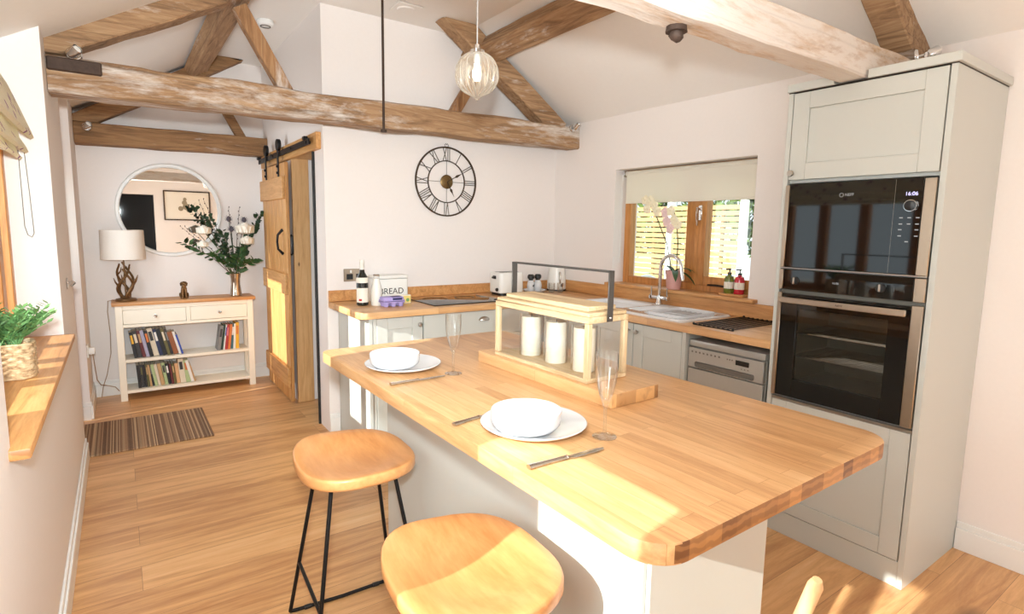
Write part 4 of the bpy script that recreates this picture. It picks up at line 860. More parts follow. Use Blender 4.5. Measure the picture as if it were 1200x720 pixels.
def knife(name, a, b, lb, cat='knife', fork=False):
    a = Vector(a); b = Vector(b); L = (b - a).length; ang = math.atan2(b.y - a.y, b.x - a.x)
    o = thing(name, lb, cat, (a.x, a.y, ZT), ang, group='table cutlery')
    bm = B(); n = 14; prev = None
    for i in range(n + 1):
        t = i / n; x = t * L * .48; wv = .0065 + .0025 * math.cos(t * math.pi) ** 2 * (1 if t < .5 else .4); h = .0035 + .002 * (1 - t)
        ring = [bm.verts.new((x, wv * math.cos(R(k * 45)), .0045 + h * math.sin(R(k * 45)))) for k in range(8)]
        if prev:
            for k in range(8): bm.faces.new([prev[k], prev[(k + 1) % 8], ring[(k + 1) % 8], ring[k]])
        else: bm.faces.new(ring)
        prev = ring
    bm.faces.new(prev); link('handle', bm, M['silver'], o)
    bm = B(); sphere(bm, (L * .485, 0, .005), .008, 10, sx=.6, sz=.5)
    if fork:
        box(bm, (L * .48, -.003, .003), (L * .74, .003, .006), .001)
        prism(bm, [(L * .72, -.004), (L * .78, -.012), (L * .83, -.012), (L * .83, .012), (L * .78, .012), (L * .72, .004)], .003, .0055)
        for y in (-.0105, -.0035, .0035, .0105): box(bm, (L * .83, y - .0016, .003), (L, y + .0016, .0055), .0005)
        link('tines', bm, M['silver'], o)
    else:
        prism(bm, [(L * .48, -.004), (L * .55, -.009), (L * .85, -.010), (L * .97, -.007), (L, .002), (L * .9, .007), (L * .5, .006)], .002, .0042, bev=.0006); link('blade', bm, M['silver'], o)
knife('table_knife', (.692, 1.662), (.898, 1.672), 'silver table knife beside the far plate')
knife('table_knife', (.690, .912), (.905, .905), 'silver table knife in the sunlight beside the front plate')
knife('table_fork', (.683, 1.226), (.865, 1.262), 'silver fork tucked behind the front plate', 'fork', True)
# ------------------------------------------------------------------ bar stools
def stool(loc, rz, lb):
    s = thing('bar_stool', lb, 'stool', (loc[0], loc[1], 0), rz, group='bar stools at the island')
    bm = B(); N, K = 48, 8; rings = []
    def ol(a):
        c, d = math.cos(a), math.sin(a); x = abs(c) ** .72 * (1 if c > 0 else -1) * .190; y = abs(d) ** .74 * (1 if d > 0 else -1) * (.222 - .022 * (x / .190)); return x, y
    zt = lambda x, y: .636 + .024 * (y / .22) ** 2 + .012 * (x / .19) ** 2 - .014 * max(0, 1 - ((x / .15) ** 2 + (y / .17) ** 2)) + .002
    prof = [(k / K) for k in range(K + 1)]
    cen = bm.verts.new((0, 0, zt(0, 0)))
    for p in prof[1:]:
        rings.append([bm.verts.new((ol(2 * math.pi * i / N)[0] * p * .965, ol(2 * math.pi * i / N)[1] * p * .965, zt(ol(2 * math.pi * i / N)[0] * p * .965, ol(2 * math.pi * i / N)[1] * p * .965))) for i in range(N)])
    for sc_, dz in ((.988, -.003), (1, -.010), (1, -.030), (.985, -.038), (.93, -.042)):
        rings.append([bm.verts.new((ol(2 * math.pi * i / N)[0] * sc_, ol(2 * math.pi * i / N)[1] * sc_, zt(ol(2 * math.pi * i / N)[0], ol(2 * math.pi * i / N)[1]) + dz)) for i in range(N)])
    rings.append([bm.verts.new((ol(2 * math.pi * i / N)[0] * .6, ol(2 * math.pi * i / N)[1] * .6, .600)) for i in range(N)])
    for i in range(N): bm.faces.new([cen, rings[0][i], rings[0][(i + 1) % N]])
    for A, C in zip(rings, rings[1:]):
        for i in range(N): bm.faces.new([A[i], C[i], C[(i + 1) % N], A[(i + 1) % N]])
    bm.faces.new(rings[-1]); link('seat', bm, M['seat'], s, sharp=60)
    tops = {}
    for sx in (-1, 1):
        for sy in (-1, 1):
            bm = B(); a = (sx * .103, sy * .098, .606); b = (sx * .192, sy * .195, .012); tube(bm, [a, b], .0068, 10); link('leg', bm, M['black_metal'], s); tops[sx, sy] = (Vector(a), Vector(b))
    for sy in (-1, 1):
        bm = B(); y = sy * .195; tube(bm, [(-.192, y, .012), (-.17, y * 1.01, .0085), (0, y * .98, .008), (.17, y * 1.01, .0085), (.192, y, .012)], .0068, 10); ru = link('floor_rail', bm, M['black_metal'], s)
        for x in (-.13, .13):
            bm = B(); cyl(bm, (x - .012, y, .0085), (x + .012, y, .0085), .0085, n=12); link('rubber_foot', bm, M['blackpl'], ru)
    for sx in (-1, 1):
        t = .66; bm = B(); tube(bm, [tops[sx, -1][0].lerp(tops[sx, -1][1], t), tops[sx, 1][0].lerp(tops[sx, 1][1], t)], .006, 10); link('foot_bar', bm, M['black_metal'], s)
    bm = B(); box(bm, (-.125, -.115, .598), (.125, .115, .6035), .002); link('seat_plate', bm, M['black_metal'], s)
stool((.622, 1.812), R(-3), 'far bar stool with wooden saddle seat, standing in shade')
stool((.632, 1.045), R(-4), 'near bar stool with its wooden seat half in sunlight')
# dining chair whose back post tip just shows at the bottom edge
M['beech'] = wood('beech_z', [srgb(206, 154, 102), srgb(224, 178, 128), srgb(236, 196, 150)], 2, 10, 12, .45)
dc = thing('dining_chair', 'pale wooden chair with only a rounded back post tip showing in front of the island', 'chair', (.846, .381, 0), 0)
dv = Vector((-.70, -.71, 0)); sv = Vector((.71, -.70, 0))     # across the back, towards the seat
def P3(a, b, z): q = dv * a + sv * b; return (q.x, q.y, z)
for a in (0, .40):
    bm = B(); tube(bm, [P3(a, .03, 0), P3(a, .03, .45), P3(a, .0, .80) if a else (.021, .032, .80), P3(a, 0, .888) if a else (.002, .003, .888), P3(a, 0, .90) if a else (0, 0, .90)], [.014, .016, .0125, .0115, .007], 12); link('back_post', bm, M['beech'], dc)
    bm = B(); tube(bm, [P3(a, .40, 0), P3(a, .40, .45)], .016, 10); link('front_leg', bm, M['beech'], dc)
bm = B(); prism(bm, [P3(a, b, 0)[:2] for a, b in ((-.01, .02), (.41, .02), (.43, .43), (-.03, .43))], .44, .465, bev=.006); link('seat', bm, M['beech'], dc)
for z in (.60, .72, .82):
    bm = B(); q0 = P3(0, .015, z); tube(bm, [(q0[0] + .012, q0[1] + .012, z), P3(.2, -.004, z), P3(.4, .01, z)], .010, 8); link('back_rail', bm, M['beech'], dc)
# ------------------------------------------------------------------ pendant, clock, ceiling fittings
pe = thing('pendant_light', 'ribbed clear glass pendant light hanging on a cord', 'lamp', (1.122, 1.85, 1.982))
bm = B(); lathe(bm, [(.024, .082), (.036, .079), (.047, .072), (.058, .062), (.067, .049), (.074, .033), (.077, .014), (.077, -.004), (.073, -.021), (.066, -.036), (.056, -.048), (.044, -.057), (.031, -.064), (.019, -.070), (.011, -.077), (.007, -.084), (0, -.089)], 144, fn=lambda a, z: 1 + .035 * abs(math.sin(a * 9))); link('glass_shade', bm, M['ribbed'], pe, sharp=80)
RP = [(.036, .079), (.047, .072), (.058, .062), (.067, .049), (.074, .033), (.077, .014), (.077, -.004), (.073, -.021), (.066, -.036), (.056, -.048), (.044, -.057), (.031, -.064), (.019, -.070), (.011, -.077)]
M['rib'] = glassmat('rib_glass', (.95, .94, .92, 1), .15, .8, 1.2, milk=.45)
for q in range(18):
    a = R(20 * q + 10); bm = B(); tube(bm, [(r_ * 1.03 * math.cos(a), r_ * 1.03 * math.sin(a), z) for r_, z in RP], [.0008 + .0011 * min(1, r_ / .06) for r_, z in RP], 6); link('rib', bm, M['rib'], pe)
bm = B(); lathe(bm, [(0, .080), (.026, .080), (.027, .092), (.012, .098), (.010, .112), (0, .113)], 20); link('cap', bm, M['chrome'], pe)
bm = B(); tube(bm, [(0, 0, .112), (0, 0, FZ - 1.982 - .02)], .0028, 8); link('cord', bm, plain('grey_cord', srgb(150, 144, 138), .6), pe)
bm = B(); lathe(bm, [(0, FZ - 1.982 - .022), (.04, FZ - 1.982 - .02), (.05, FZ - 1.982 - .002), (0, FZ - 1.982 - .002)], 24); link('ceiling_rose', bm, M['chrome'], pe)
bm = B(); lathe(bm, [(0, .078), (.012, .078), (.012, .045), (0, .045)], 14); link('lamp_holder', bm, M['white'], pe)
bm = B(); lathe(bm, [(0, .045), (.010, .044), (.017, .018), (.017, .0), (.010, -.014), (0, -.018)], 18); link('bulb', bm, emis('warm_bulb', (1, .86, .62, 1), 9), pe)
ck = thing('wall_clock', 'large open metal skeleton clock with roman numerals on the kitchen wall', 'clock', (2.027, YB - .012, 1.763))
def ring(r0, r1, y0, y1, n=64):
    bm = B(); lathe(bm, [(r0, y0), (r1, y0), (r1, y1), (r0, y1), (r0, y0)], n, 0, FACE_NY); return bm
M['clock'] = plain('bronze_clock_metal', srgb(88, 74, 60), .45, .7, var=.15)
link('outer_ring', ring(.245, .256, -.004, .006), M['clock'], ck); link('inner_ring', ring(.149, .156, -.003, .005), M['clock'], ck)
bm = B(); lathe(bm, [(0, -.004), (.050, -.004), (.052, .004), (.044, .009), (0, .011)], 32, 0, FACE_NY); link('hub', bm, plain('brass_hub', srgb(128, 102, 64), .4, .8, var=.25), ck)
bm = B(); 
for a in range(0, 360, 90):
    d = Vector((math.sin(R(a)), 0, math.cos(R(a)))); cyl(bm, d * .045, d * .150, .0018, n=6)
link('spokes', bm, M['clock'], ck)
ROM = ['XII', 'I', 'II', 'III', 'IIII', 'V', 'VI', 'VII', 'VIII', 'IX', 'X', 'XI']
for i, s in enumerate(ROM):
    bm = B(); wd = {'I': .015, 'V': .034, 'X': .036}; tot = sum(wd[c] for c in s); u = -tot / 2
    rot = Matrix.Rotation(-R(30 * i), 4, 'Z'); Mx = FACE_NY @ rot
    for c in s:
        a = u + .004; b = u + wd[c] - .004
        segs = {'I': [((u + wd[c] / 2), (u + wd[c] / 2))], 'V': [(a, (a + b) / 2), (b, (a + b) / 2)], 'X': [(a, b), (b, a)]}[c]
        for (xt, xb) in segs: cyl(bm, Mx @ Vector((xt, .246, .001)), Mx @ Vector((xb, .155, .001)), .0028, n=6)
        u += wd[c]
    link('numeral', bm, M['clock'], ck)
for nm, ang, L, wd in (('minute_hand', 62, .165, .010), ('hour_hand', 152, .125, .010)):
    bm = B(); Mx = FACE_NY @ Matrix.Rotation(-R(ang), 4, 'Z')
    prism(bm, [(-.003, .0), (.003, 0), (.003, L * .45), (wd, L * .55), (.002, L * .78), (0, L), (-.002, L * .78), (-wd, L * .55), (-.003, L * .45)], .011, .014, M=Mx); link(nm, bm, M['clock'], ck)
bm = B()
for s in (-1, 1): tube(bm, [(s * .012, 0, .256), (s * .016, 0, .268), (s * .006, 0, .278), (s * .001, 0, .268)], .002, 6)
link('finial', bm, M['clock'], ck)
sd = thing('smoke_detector', 'round white smoke detector on the hall ceiling', 'detector', (.915, 4.33, FZ - .001))
bm = B(); lathe(bm, [(0, 0), (.052, 0), (.055, -.012), (.05, -.03), (.04, -.036), (0, -.038)], 28); link('body', bm, M['white'], sd)
bm = B(); lathe(bm, [(.028, -.036), (.034, -.036), (.034, -.041), (.028, -.041)], 24); link('grille_ring', bm, M['ink'], sd)
vt = thing('ceiling_vent', 'square white vent plate on the ceiling near the iron rod', 'vent', (1.60, 3.52, FZ - .001))
bm = B(); box(bm, (-.085, -.085, -.010), (.085, .085, 0), .004); link('plate', bm, M['ceil'], vt)
bm = B(); lathe(bm, [(0, -.010), (.06, -.010), (.055, -.018), (0, -.020)], 24); link('disc', bm, M['ceil'], vt)
def spot(loc, base_n, head_d, lb, arm=.05):
    o = thing('spotlight', lb, 'spotlight', loc, group='chrome beam spotlights'); n_ = Vector(base_n).normalized(); d = Vector(head_d).normalized()
    bm = B(); lathe(bm, [(0, 0), (.034, 0), (.034, .006), (.028, .014), (0, .016)], 24, 0, n_.to_track_quat('Z', 'Y').to_matrix().to_4x4()); link('base', bm, M['chrome'], o)
    h = n_ * arm; bm = B(); cyl(bm, n_ * .012, h, .006, n=10); link('arm', bm, M['chrome'], o)
    bm = B(); Mx = Matrix.Translation(h) @ d.to_track_quat('Z', 'Y').to_matrix().to_4x4()
    lathe(bm, [(0, -.026), (.014, -.026), (.019, -.018), (.023, .03), (.0215, .03), (.02, .02), (0, .02)], 24, 0, Mx); hd = link('head', bm, M['chrome'], o)
    bm = B(); lathe(bm, [(0, .0205), (.0195, .0205), (.017, .027), (0, .029)], 20, 0, Mx); link('lens', bm, M['white'], hd)
spot((-.125, TY - .072, 2.215), (0, -1, 0), (.55, -.55, .45), 'chrome spotlight at the left end of the long tie beam')
spot((-.15, 5.405, 2.135), (0, -1, 0), (.5, -.6, .4), 'chrome spotlight on the hall tie beam')
spot((3.00, TY - .088, 2.225), (0, -1, 0), (.3, -.6, .7), 'small spotlight at the right end of the long tie beam')
spot((2.925, 1.108, 2.205), (.35, -1, .15), (.75, -.3, .35), 'spotlight with white lens above the oven cabinet', .06)
# ------------------------------------------------------------------ barn door and track
bd = thing('barn_door', 'sliding ledged oak barn door at the hall, sunlit on its lower panel', 'door', (1.074, 4.96, 0))
yb0, yb1, xd = 4.55, 5.37, 1.062
for i in range(6):
    a = yb0 + i * (yb1 - yb0) / 6; b = a + (yb1 - yb0) / 6 - .003
    bm = B(); box(bm, (xd, a, .022), (xd + .026, b, 1.90), .003); wpart('board', bm, M['door_oak'], bd)
for z0, z1 in ((1.625, 1.795), (.885, 1.045), (.135, .295)):
    bm = B(); box(bm, (xd - .022, yb0 + .005, z0), (xd - .0005, yb1 - .005, z1), .003); wpart('ledge', bm, M['door_oak_y'], bd)
bm = B(); tube(bm, [(xd - .002, 4.665, 1.385), (xd - .012, 4.665, 1.378), (xd - .040, 4.665, 1.345), (xd - .046, 4.665, 1.29), (xd - .040, 4.665, 1.235), (xd - .012, 4.665, 1.205), (xd - .002, 4.665, 1.198)], [.014, .011, .009, .009, .009, .011, .014], 8); wpart('handle', bm, M['black_metal'], bd)
for y in (4.74, 5.18):
    bm = B(); box(bm, (xd - .008, y - .02, 1.80), (xd - .0005, y + .02, 2.035), .001); s = wpart('hanger_strap', bm, M['black_metal'], bd)
    bm = B(); cyl(bm, (xd - .012, y, 2.045), (xd + .016, y, 2.045), .045, n=24, bev=.004); wpart('roller', bm, M['black_metal'], s)
    for z in (1.83, 1.88):
        bm = B(); cyl(bm, (xd - .018, y, z), (xd - .008, y, z), .010, n=8); wpart('bolt', bm, M['black_metal'], s)
tr = thing('door_track', 'black steel sliding rail above the barn door', 'rail', (1.08, 4.7, 1.975))
bm = B(); box(bm, (1.066, 3.90, 1.958), (1.074, 5.52, 1.998), .001); wpart('rail', bm, M['black_metal'], tr)
for y in (3.96, 4.36, 4.96, 5.44):
    bm = B(); cyl(bm, (1.060, y, 1.978), (1.0955, y, 1.978), .010, n=8); wpart('standoff', bm, M['black_metal'], tr)
for y in (3.97, 5.49):
    bm = B(); box(bm, (1.056, y, 1.998), (1.084, y + .05, 2.02), .003); wpart('end_stop', bm, M['black_metal'], tr)
bm = B(); tube(bm, [(1.10, 4.571, 1.345), (1.10, 4.545, 1.335), (1.10, 4.535, 1.275), (1.10, 4.545, 1.205), (1.10, 4.571, 1.195)], .008, 8)
tag(link('door_pull', bm, M['black_metal']), 'black pull handle on the pine door lining', 'handle')
# ------------------------------------------------------------------ left recess: blind, plant, latch
def vine(k, c):
    v = k.coord((1, 1, 1)); wv = k.n('ShaderNodeTexWave', wave_type='BANDS', bands_direction='Y'); wv.inputs['Scale'].default_value = 4.5; wv.inputs['Distortion'].default_value = 9; wv.inputs['Detail'].default_value = 2; k.l(v, wv.inputs['Vector'])
    c = k.mix(k.ramp(wv.outputs['Fac'], [(.485, (0, 0, 0, 1)), (.5, (1, 1, 1, 1)), (.515, (0, 0, 0, 1))]), c, srgb(150, 158, 112))
    vo = k.n('ShaderNodeTexVoronoi'); vo.inputs['Scale'].default_value = 15; k.l(v, vo.inputs['Vector'])
    return k.mix(k.ramp(vo.outputs['Distance'], [(.20, (1, 1, 1, 1)), (.27, (0, 0, 0, 1))]), c, srgb(160, 112, 160))
M['floral'] = fabric('floral_roman_fabric', srgb(250, 244, 224), .35, vine)
rb = thing('roman_blind', 'cream floral roman blind folded up over the left window', 'blind', (-.36, 2.62, 1.75))
pr = [(-.405, 2.11), (-.385, 2.12), (-.350, 2.05), (-.315, 1.95), (-.285, 1.86), (-.278, 1.835), (-.290, 1.825), (-.330, 1.86), (-.325, 1.83), (-.305, 1.79), (-.300, 1.772), (-.312, 1.765), (-.345, 1.80), (-.335, 1.765), (-.322, 1.745), (-.330, 1.735), (-.365, 1.765), (-.405, 1.78)]
bm = B(); polyy(bm, [(x, z - .05) for x, z in pr], 1.75, 3.25); wpart('fabric', bm, M['floral'], rb, 60)
bm = B(); box(bm, (-.44, 1.74, 2.0), (-.406, 3.26, 2.05), .003); wpart('headrail', bm, M['white'], rb)
bm = B(); tube(bm, [(-.338, 3.285, 1.73), (-.338, 3.285, 1.40), (-.330, 3.285, 1.362), (-.316, 3.285, 1.352), (-.308, 3.285, 1.37), (-.312, 3.285, 1.55), (-.318, 3.285, 1.73)], .0016, 6); wpart('chain', bm, M['ink'], rb)
lt = thing('door_latch', 'small chrome catch on the left wall beside the front door recess', 'latch', (XL, 3.69, 1.105))
bm = B(); box(bm, (XL + .0005, 3.672, 1.075), (XL + .006, 3.708, 1.135), .002); wpart('plate', bm, M['chrome'], lt)
bm = B(); cyl(bm, (XL + .006, 3.69, 1.11), (XL + .035, 3.69, 1.11), .007, n=12); tube(bm, [(XL + .030, 3.69, 1.11), (XL + .034, 3.66, 1.108), (XL + .022, 3.64, 1.095)], .006, 8); wpart('hook', bm, M['chrome'], lt)
def wick(name):
    k = NT(name); v = k.coord(); sp = k.n('ShaderNodeSeparateXYZ'); k.l(v, sp.inputs[0])
    nz = k.noise(v, 60, 3); c = k.ramp(nz, [(.3, srgb(150, 116, 80)), (.55, srgb(206, 176, 136)), (.8, srgb(226, 204, 170))]); k.l(c, k.b.inputs['Base Color']); k.b.inputs['Roughness'].default_value = .8; return k.m
M['wicker'] = wick('woven_seagrass')
pp = thing('potted_plant', 'bushy green plant in a woven basket on the left window sill', 'plant', (-.325, 2.47, .9005))
bm = B(); rows, seg = 13, 40; W_, H_ = .064, .120
for r_ in range(rows):
    z = .006 + r_ * (H_ - .012) / (rows - 1); pts = []
    for i in range(seg):
        a = 2 * math.pi * i / seg; c, s = math.cos(a), math.sin(a); q = 1 / (abs(c) ** 4 + abs(s) ** 4) ** .25
        wv = .0028 * math.sin(i * math.pi / 2 + (r_ % 2) * math.pi); pts.append(((W_ * q + wv) * c, (W_ * q + wv) * s, z))
    tube(bm, pts, .0062, 6, closed=True)
link('basket', bm, M['wicker'], pp)
bm = B(); lathe(bm, [(0, .004), (.06, .004), (.066, .06), (.066, .10), (0, .104)], 16); link('soil', bm, M['soil'], pp)
bm = B(); rnd = random.Random(2)
for i in range(60):
    a = rnd.uniform(0, 6.283); ln = rnd.uniform(.1, .75); L = rnd.uniform(.10, .17); base = Vector((rnd.uniform(-.035, .035), rnd.uniform(-.035, .035), .10))
    d = Vector((math.cos(a) * ln, math.sin(a) * ln, 1.0)).normalized(); pts = [base + d * L * t + Vector((math.cos(a), math.sin(a), -.2)) * .05 * t * t for t in (0, .33, .66, 1)]
    tube(bm, pts, .0016, 5)
    for q in range(20):
        t = .25 + .75 * q / 19; p = base + d * L * t + Vector((math.cos(a), math.sin(a), -.2)) * .05 * t * t; b = rnd.uniform(0, 6.28)
        sd_ = Vector((math.cos(b), math.sin(b), .55)).normalized(); l2 = .046 * (1.15 - .5 * t); wv = sd_.cross(d).normalized() * .0062
        v = [bm.verts.new(p), bm.verts.new(p + sd_ * l2 * .5 + wv), bm.verts.new(p + sd_ * l2), bm.verts.new(p + sd_ * l2 * .5 - wv)]; bm.faces.new(v)
link('foliage', bm, M['green_bright'], pp, recalc=False)
# ------------------------------------------------------------------ hall: rug, bookcase, books
def rugmat():
    k = NT('striped_rug'); v = k.coord(); sp = k.n('ShaderNodeSeparateXYZ'); k.l(v, sp.inputs[0]); wn = k.n('ShaderNodeTexWhiteNoise', noise_dimensions='1D'); k.l(k.math('FLOOR', k.math('MULTIPLY', sp.outputs[0], 150)), wn.inputs['W'])
    c = k.ramp(wn.outputs['Value'], [(0, srgb(92, 66, 50)), (.35, srgb(126, 94, 72)), (.6, srgb(170, 134, 100)), (.85, srgb(214, 182, 142)), (1, srgb(70, 52, 44))]); c = k.mix(.25, c, k.ramp(k.noise(v, 160, 2), [(.3, srgb(70, 50, 40)), (.7, srgb(190, 156, 120))]))
    k.l(c, k.b.inputs['Base Color']); k.b.inputs['Roughness'].default_value = .95; k.bump(k.noise(v, 300, 2), .6, .004); return k.m
bm = B(); box(bm, (-.36, 4.125, .0005), (.455, 4.808, .0115), .004); tag(link('rug', bm, rugmat()), 'brown and cream striped rug on the hall floor', 'rug')
bc = thing('bookcase', 'cream low bookcase with oak top and two drawers under the mirror', 'bookcase', (.44, 5.45, 0))
bm = B(); box(bm, (-.078, 5.300, .770), (.958, 5.578, .797), .004, seg=2); wpart('top', bm, M['oak'], bc)
for x in (-.058, .89):
    for y in (5.318, 5.522):
        bm = B(); box(bm, (x, y, 0), (x + .048, y + .048, .769), .002); wpart('leg', bm, M['cream'], bc)
bm = B(); box(bm, (-.010, 5.330, .735), (.890, 5.350, .769)); box(bm, (-.010, 5.322, .594), (.890, 5.342, .618), .001); box(bm, (.425, 5.322, .618), (.455, 5.342, .735), .001); box(bm, (-.010, 5.322, .735), (.890, 5.33, .769), .001); wpart('front_rails', bm, M['cream'], bc)
for x in (-.05, .90):
    bm = B(); box(bm, (x, 5.366, .594), (x + .03, 5.522, .769), .001); wpart('side_panel', bm, M['cream'], bc)
bm = B(); box(bm, (-.010, 5.56, .594), (.890, 5.57, .769)); box(bm, (-.02, 5.345, .596), (.9, 5.56, .606)); wpart('back_panel', bm, M['cream'], bc)
for x0, x1 in ((-.008, .423), (.457, .888)):
    bm = B(); box(bm, (x0, 5.324, .621), (x1, 5.342, .733), .0015); d = wpart('drawer', bm, M['cream'], bc)
    bm = B(); xm = (x0 + x1) / 2; lathe(bm, [(0, 0), (.006, 0), (.006, .01), (.014, .015), (.013, .022), (0, .024)], 16, 0, T(xm, 5.324, .677) @ FACE_NY); wpart('knob', bm, M['chrome'], d)
for zt in (.334, .084):
    bm = B(); box(bm, (-.012, 5.322, zt - .024), (.892, 5.57, zt), .001); wpart('shelf', bm, M['cream'], bc)
BK = {'black': (30, 28, 30), 'charcoal': (58, 54, 54), 'lilac grey': (170, 166, 190), 'cream': (228, 214, 190), 'brown': (150, 88, 50), 'white': (236, 232, 226), 'blue': (52, 76, 168), 'teal': (64, 112, 122), 'red': (178, 52, 52), 'orange': (214, 120, 60), 'yellow': (232, 178, 50), 'pale green': (176, 194, 142), 'olive': (104, 98, 56), 'peach': (226, 176, 128), 'maroon': (104, 40, 42), 'navy': (40, 48, 84), 'tan': (196, 158, 112), 'grey': (132, 130, 128), 'dark green': (40, 66, 54), 'pink': (212, 120, 132)}
for kname, v in BK.items(): M['bk_' + kname] = plain('book_cover_' + kname.replace(' ', '_'), srgb(*v), .5, var=.06)
ORD = ['first', 'second', 'third', 'fourth', 'fifth', 'sixth', 'seventh', 'eighth', 'ninth', 'tenth', 'eleventh', 'twelfth', 'thirteenth', 'fourteenth', 'fifteenth', 'sixteenth', 'seventeenth', 'eighteenth']
def books(items, x, z, grp, where, yb_=5.36):
    for i, (c, th, h, lean, lab) in enumerate(items):
        lr = R(lean); L = 'label'
        # lean > 0: top tips left; rotate about the lower right corner so that it stands on the shelf
        wd = th * math.cos(lr) + .0015
        nm = thing('book', f'{c} book, {ORD[i]} from the left {where}', 'book', (0, 0, 0), 0, group=grp)
        dp = .13 + .03 * ((i * 7) % 5) / 4; y0 = yb_ + .004 * ((i * 3) % 4)
        nm.rotation_euler = (0, -lr, 0)
        dx = x + (th * math.cos(lr) if lean > 0 else 0); px = dx - (th * math.cos(lr) if lean > 0 else 0)
        nm.location = (px, y0, z + .0008 + (th * abs(math.sin(lr)) if lean > 0 else 0))
        if lean > 0: nm.location.z = z + .0008 + 0.0
        bm = B(); off = 0
        box(bm, (0, 0, 0), (th, .004, h), .001); box(bm, (0, .004, 0), (.0018, dp, h)); box(bm, (th - .0018, .004, 0), (th, dp, h)); link('cover', bm, M['bk_' + c], nm)
        bm = B(); box(bm, (.002, .0045, .003), (th - .002, dp - .003, h - .004)); link('pages', bm, M['paper'], nm)
        if lab:
            bm = B(); box(bm, (th * .2, -.0006, h * .55), (th * .8, -.0001, h * .88)); link('spine_label', bm, M['bk_' + lab], nm)
        x += wd
    return x
books([('black', .024, .215, 8, 'yellow'), ('charcoal', .030, .222, 9, 'cream'), ('maroon', .024, .222, 9, 'tan'), ('lilac grey', .024, .225, 10, None), ('black', .026, .222, 10, 'orange'), ('cream', .038, .236, 11, 'charcoal'), ('navy', .026, .228, 11, 'white'), ('black', .030, .228, 12, None), ('olive', .022, .228, 12, 'cream'), ('charcoal', .020, .222, 12, 'grey'), ('brown', .036, .195, 13, None), ('white', .018, .195, 13, None), ('blue', .014, .170, 14, None)], .05, .334, 'books on the upper shelf, left row', 'in the left row on the upper shelf')
books([('grey', .026, .215, -9, 'charcoal'), ('dark green', .020, .222, -8, None), ('white', .012, .222, -8, 'blue'), ('red', .020, .222, -7, 'pink'), ('orange', .020, .222, -7, None), ('teal', .022, .222, -6, 'white'), ('white', .018, .222, -4, None), ('yellow', .026, .232, -2, 'orange')], .645, .334, 'books on the upper shelf, right row', 'in the right row on the upper shelf')
books([('black', .022, .190, 3, None), ('charcoal', .020, .190, 3, 'olive'), ('black', .018, .190, 4, None), ('olive', .016, .190, 4, 'tan'), ('tan', .014, .185, 5, None), ('black', .016, .185, 6, 'grey'), ('pale green', .022, .185, 9, None), ('cream', .018, .185, 9, None), ('tan', .026, .188, 8, None), ('pale green', .024, .188, 7, 'charcoal'), ('black', .022, .180, 7, 'white'), ('maroon', .016, .175, 6, None), ('olive', .018, .175, 6, 'tan'), ('peach', .026, .172, 5, None), ('cream', .040, .205, 5, 'charcoal'), ('pale green', .034, .192, 6, 'orange'), ('white', .022, .192, 12, None), ('tan', .014, .15, 14, None)], .065, .084, 'books on the lower shelf', 'in the row on the lower shelf')
# lamp ---------------------------------------------------------------------
lp = thing('table_lamp', 'table lamp with bronze antler base and white drum shade on the bookcase', 'lamp', (.022, 5.44, .7975))
bm = B(); lathe(bm, [(0, 0), (.072, 0), (.075, .008), (.07, .018), (.04, .024), (.03, .034), (0, .036)], 28); link('base', bm, M['antler'], lp)
rnd = random.Random(3)
for q, (a0, tw, rr, zt) in enumerate(((20, 200, .055, .30), (140, 190, .06, .27), (260, 210, .055, .31), (80, -190, .05, .26), (200, -180, .055, .29))):
    pts = []; rs = []
    for i in range(13):
        t = i / 12; a = R(a0 + tw * t); r_ = .022 + (rr - .022) * math.sin(math.pi * min(1, t * 1.05)) + .018 * t ** 3; pts.append((r_ * math.cos(a), r_ * math.sin(a), .022 + (zt - .022) * t)); rs.append(.0115 * (1 - .65 * t) + .002)
    bm = B(); tube(bm, pts, rs, 8)
    for i, sgn in ((5, 1), (8, -1)):
        p = Vector(pts[i]); d = Vector((p.x, p.y, 0)).normalized(); tube(bm, [p, p + d * .025 * sgn * (1 if i == 8 else .8) + Vector((0, 0, .03)), p + d * .034 * sgn + Vector((0, 0, .065))], [rs[i] * .8, rs[i] * .6, .002], 6)
    link('antler', bm, M['antler'], lp)
bm = B(); cyl(bm, (0, 0, .03), (0, 0, .36), .006, n=10); link('stem', bm, M['antler'], lp)
bm = B(); lathe(bm, [(.152, .335), (.146, .565), (.1445, .565), (.1505, .335)], 48); link('shade', bm, M['linen'], lp)
bm = B()
for a in (0, 120, 240): cyl(bm, (0, 0, .36), (.147 * math.cos(R(a)), .147 * math.sin(R(a)), .345), .0018, n=5)
link('shade_spider', bm, M['antler'], lp)
bm = B(); lathe(bm, [(0, .36), (.016, .37), (.028, .41), (.02, .44), (0, .45)], 14); link('bulb', bm, M['white'], lp)
M['cable'] = plain('clear_braided_cable', srgb(168, 138, 110), .5)
bm = B(); tube(bm, [(-.05, 5.47, .803), (-.10, 5.545, .79), (-.108, 5.55, .70), (-.10, 5.545, .52), (-.105, 5.55, .36), (-.14, 5.52, .19), (-.17, 5.50, .10), (-.185, 5.48, .013)], .0032, 6); tag(link('lamp_cable', bm, M['cable']), 'thin lamp cable trailing down the wall left of the bookcase', 'cable')
bm = B(); tube(bm, [(-.205, 5.06, .475), (-.20, 5.08, .38), (-.195, 5.2, .23), (-.18, 5.36, .15), (-.15, 5.45, .12), (-.09, 5.44, .10), (-.065, 5.45, .06)], .0032, 6); tag(link('plug_cable', bm, M['cable']), 'thin cable drooping from the white wall plug to the bookcase', 'cable')
pg = thing('wall_plug', 'white plug in a socket on the left wall of the hall', 'plug', (XL, 5.05, .49))
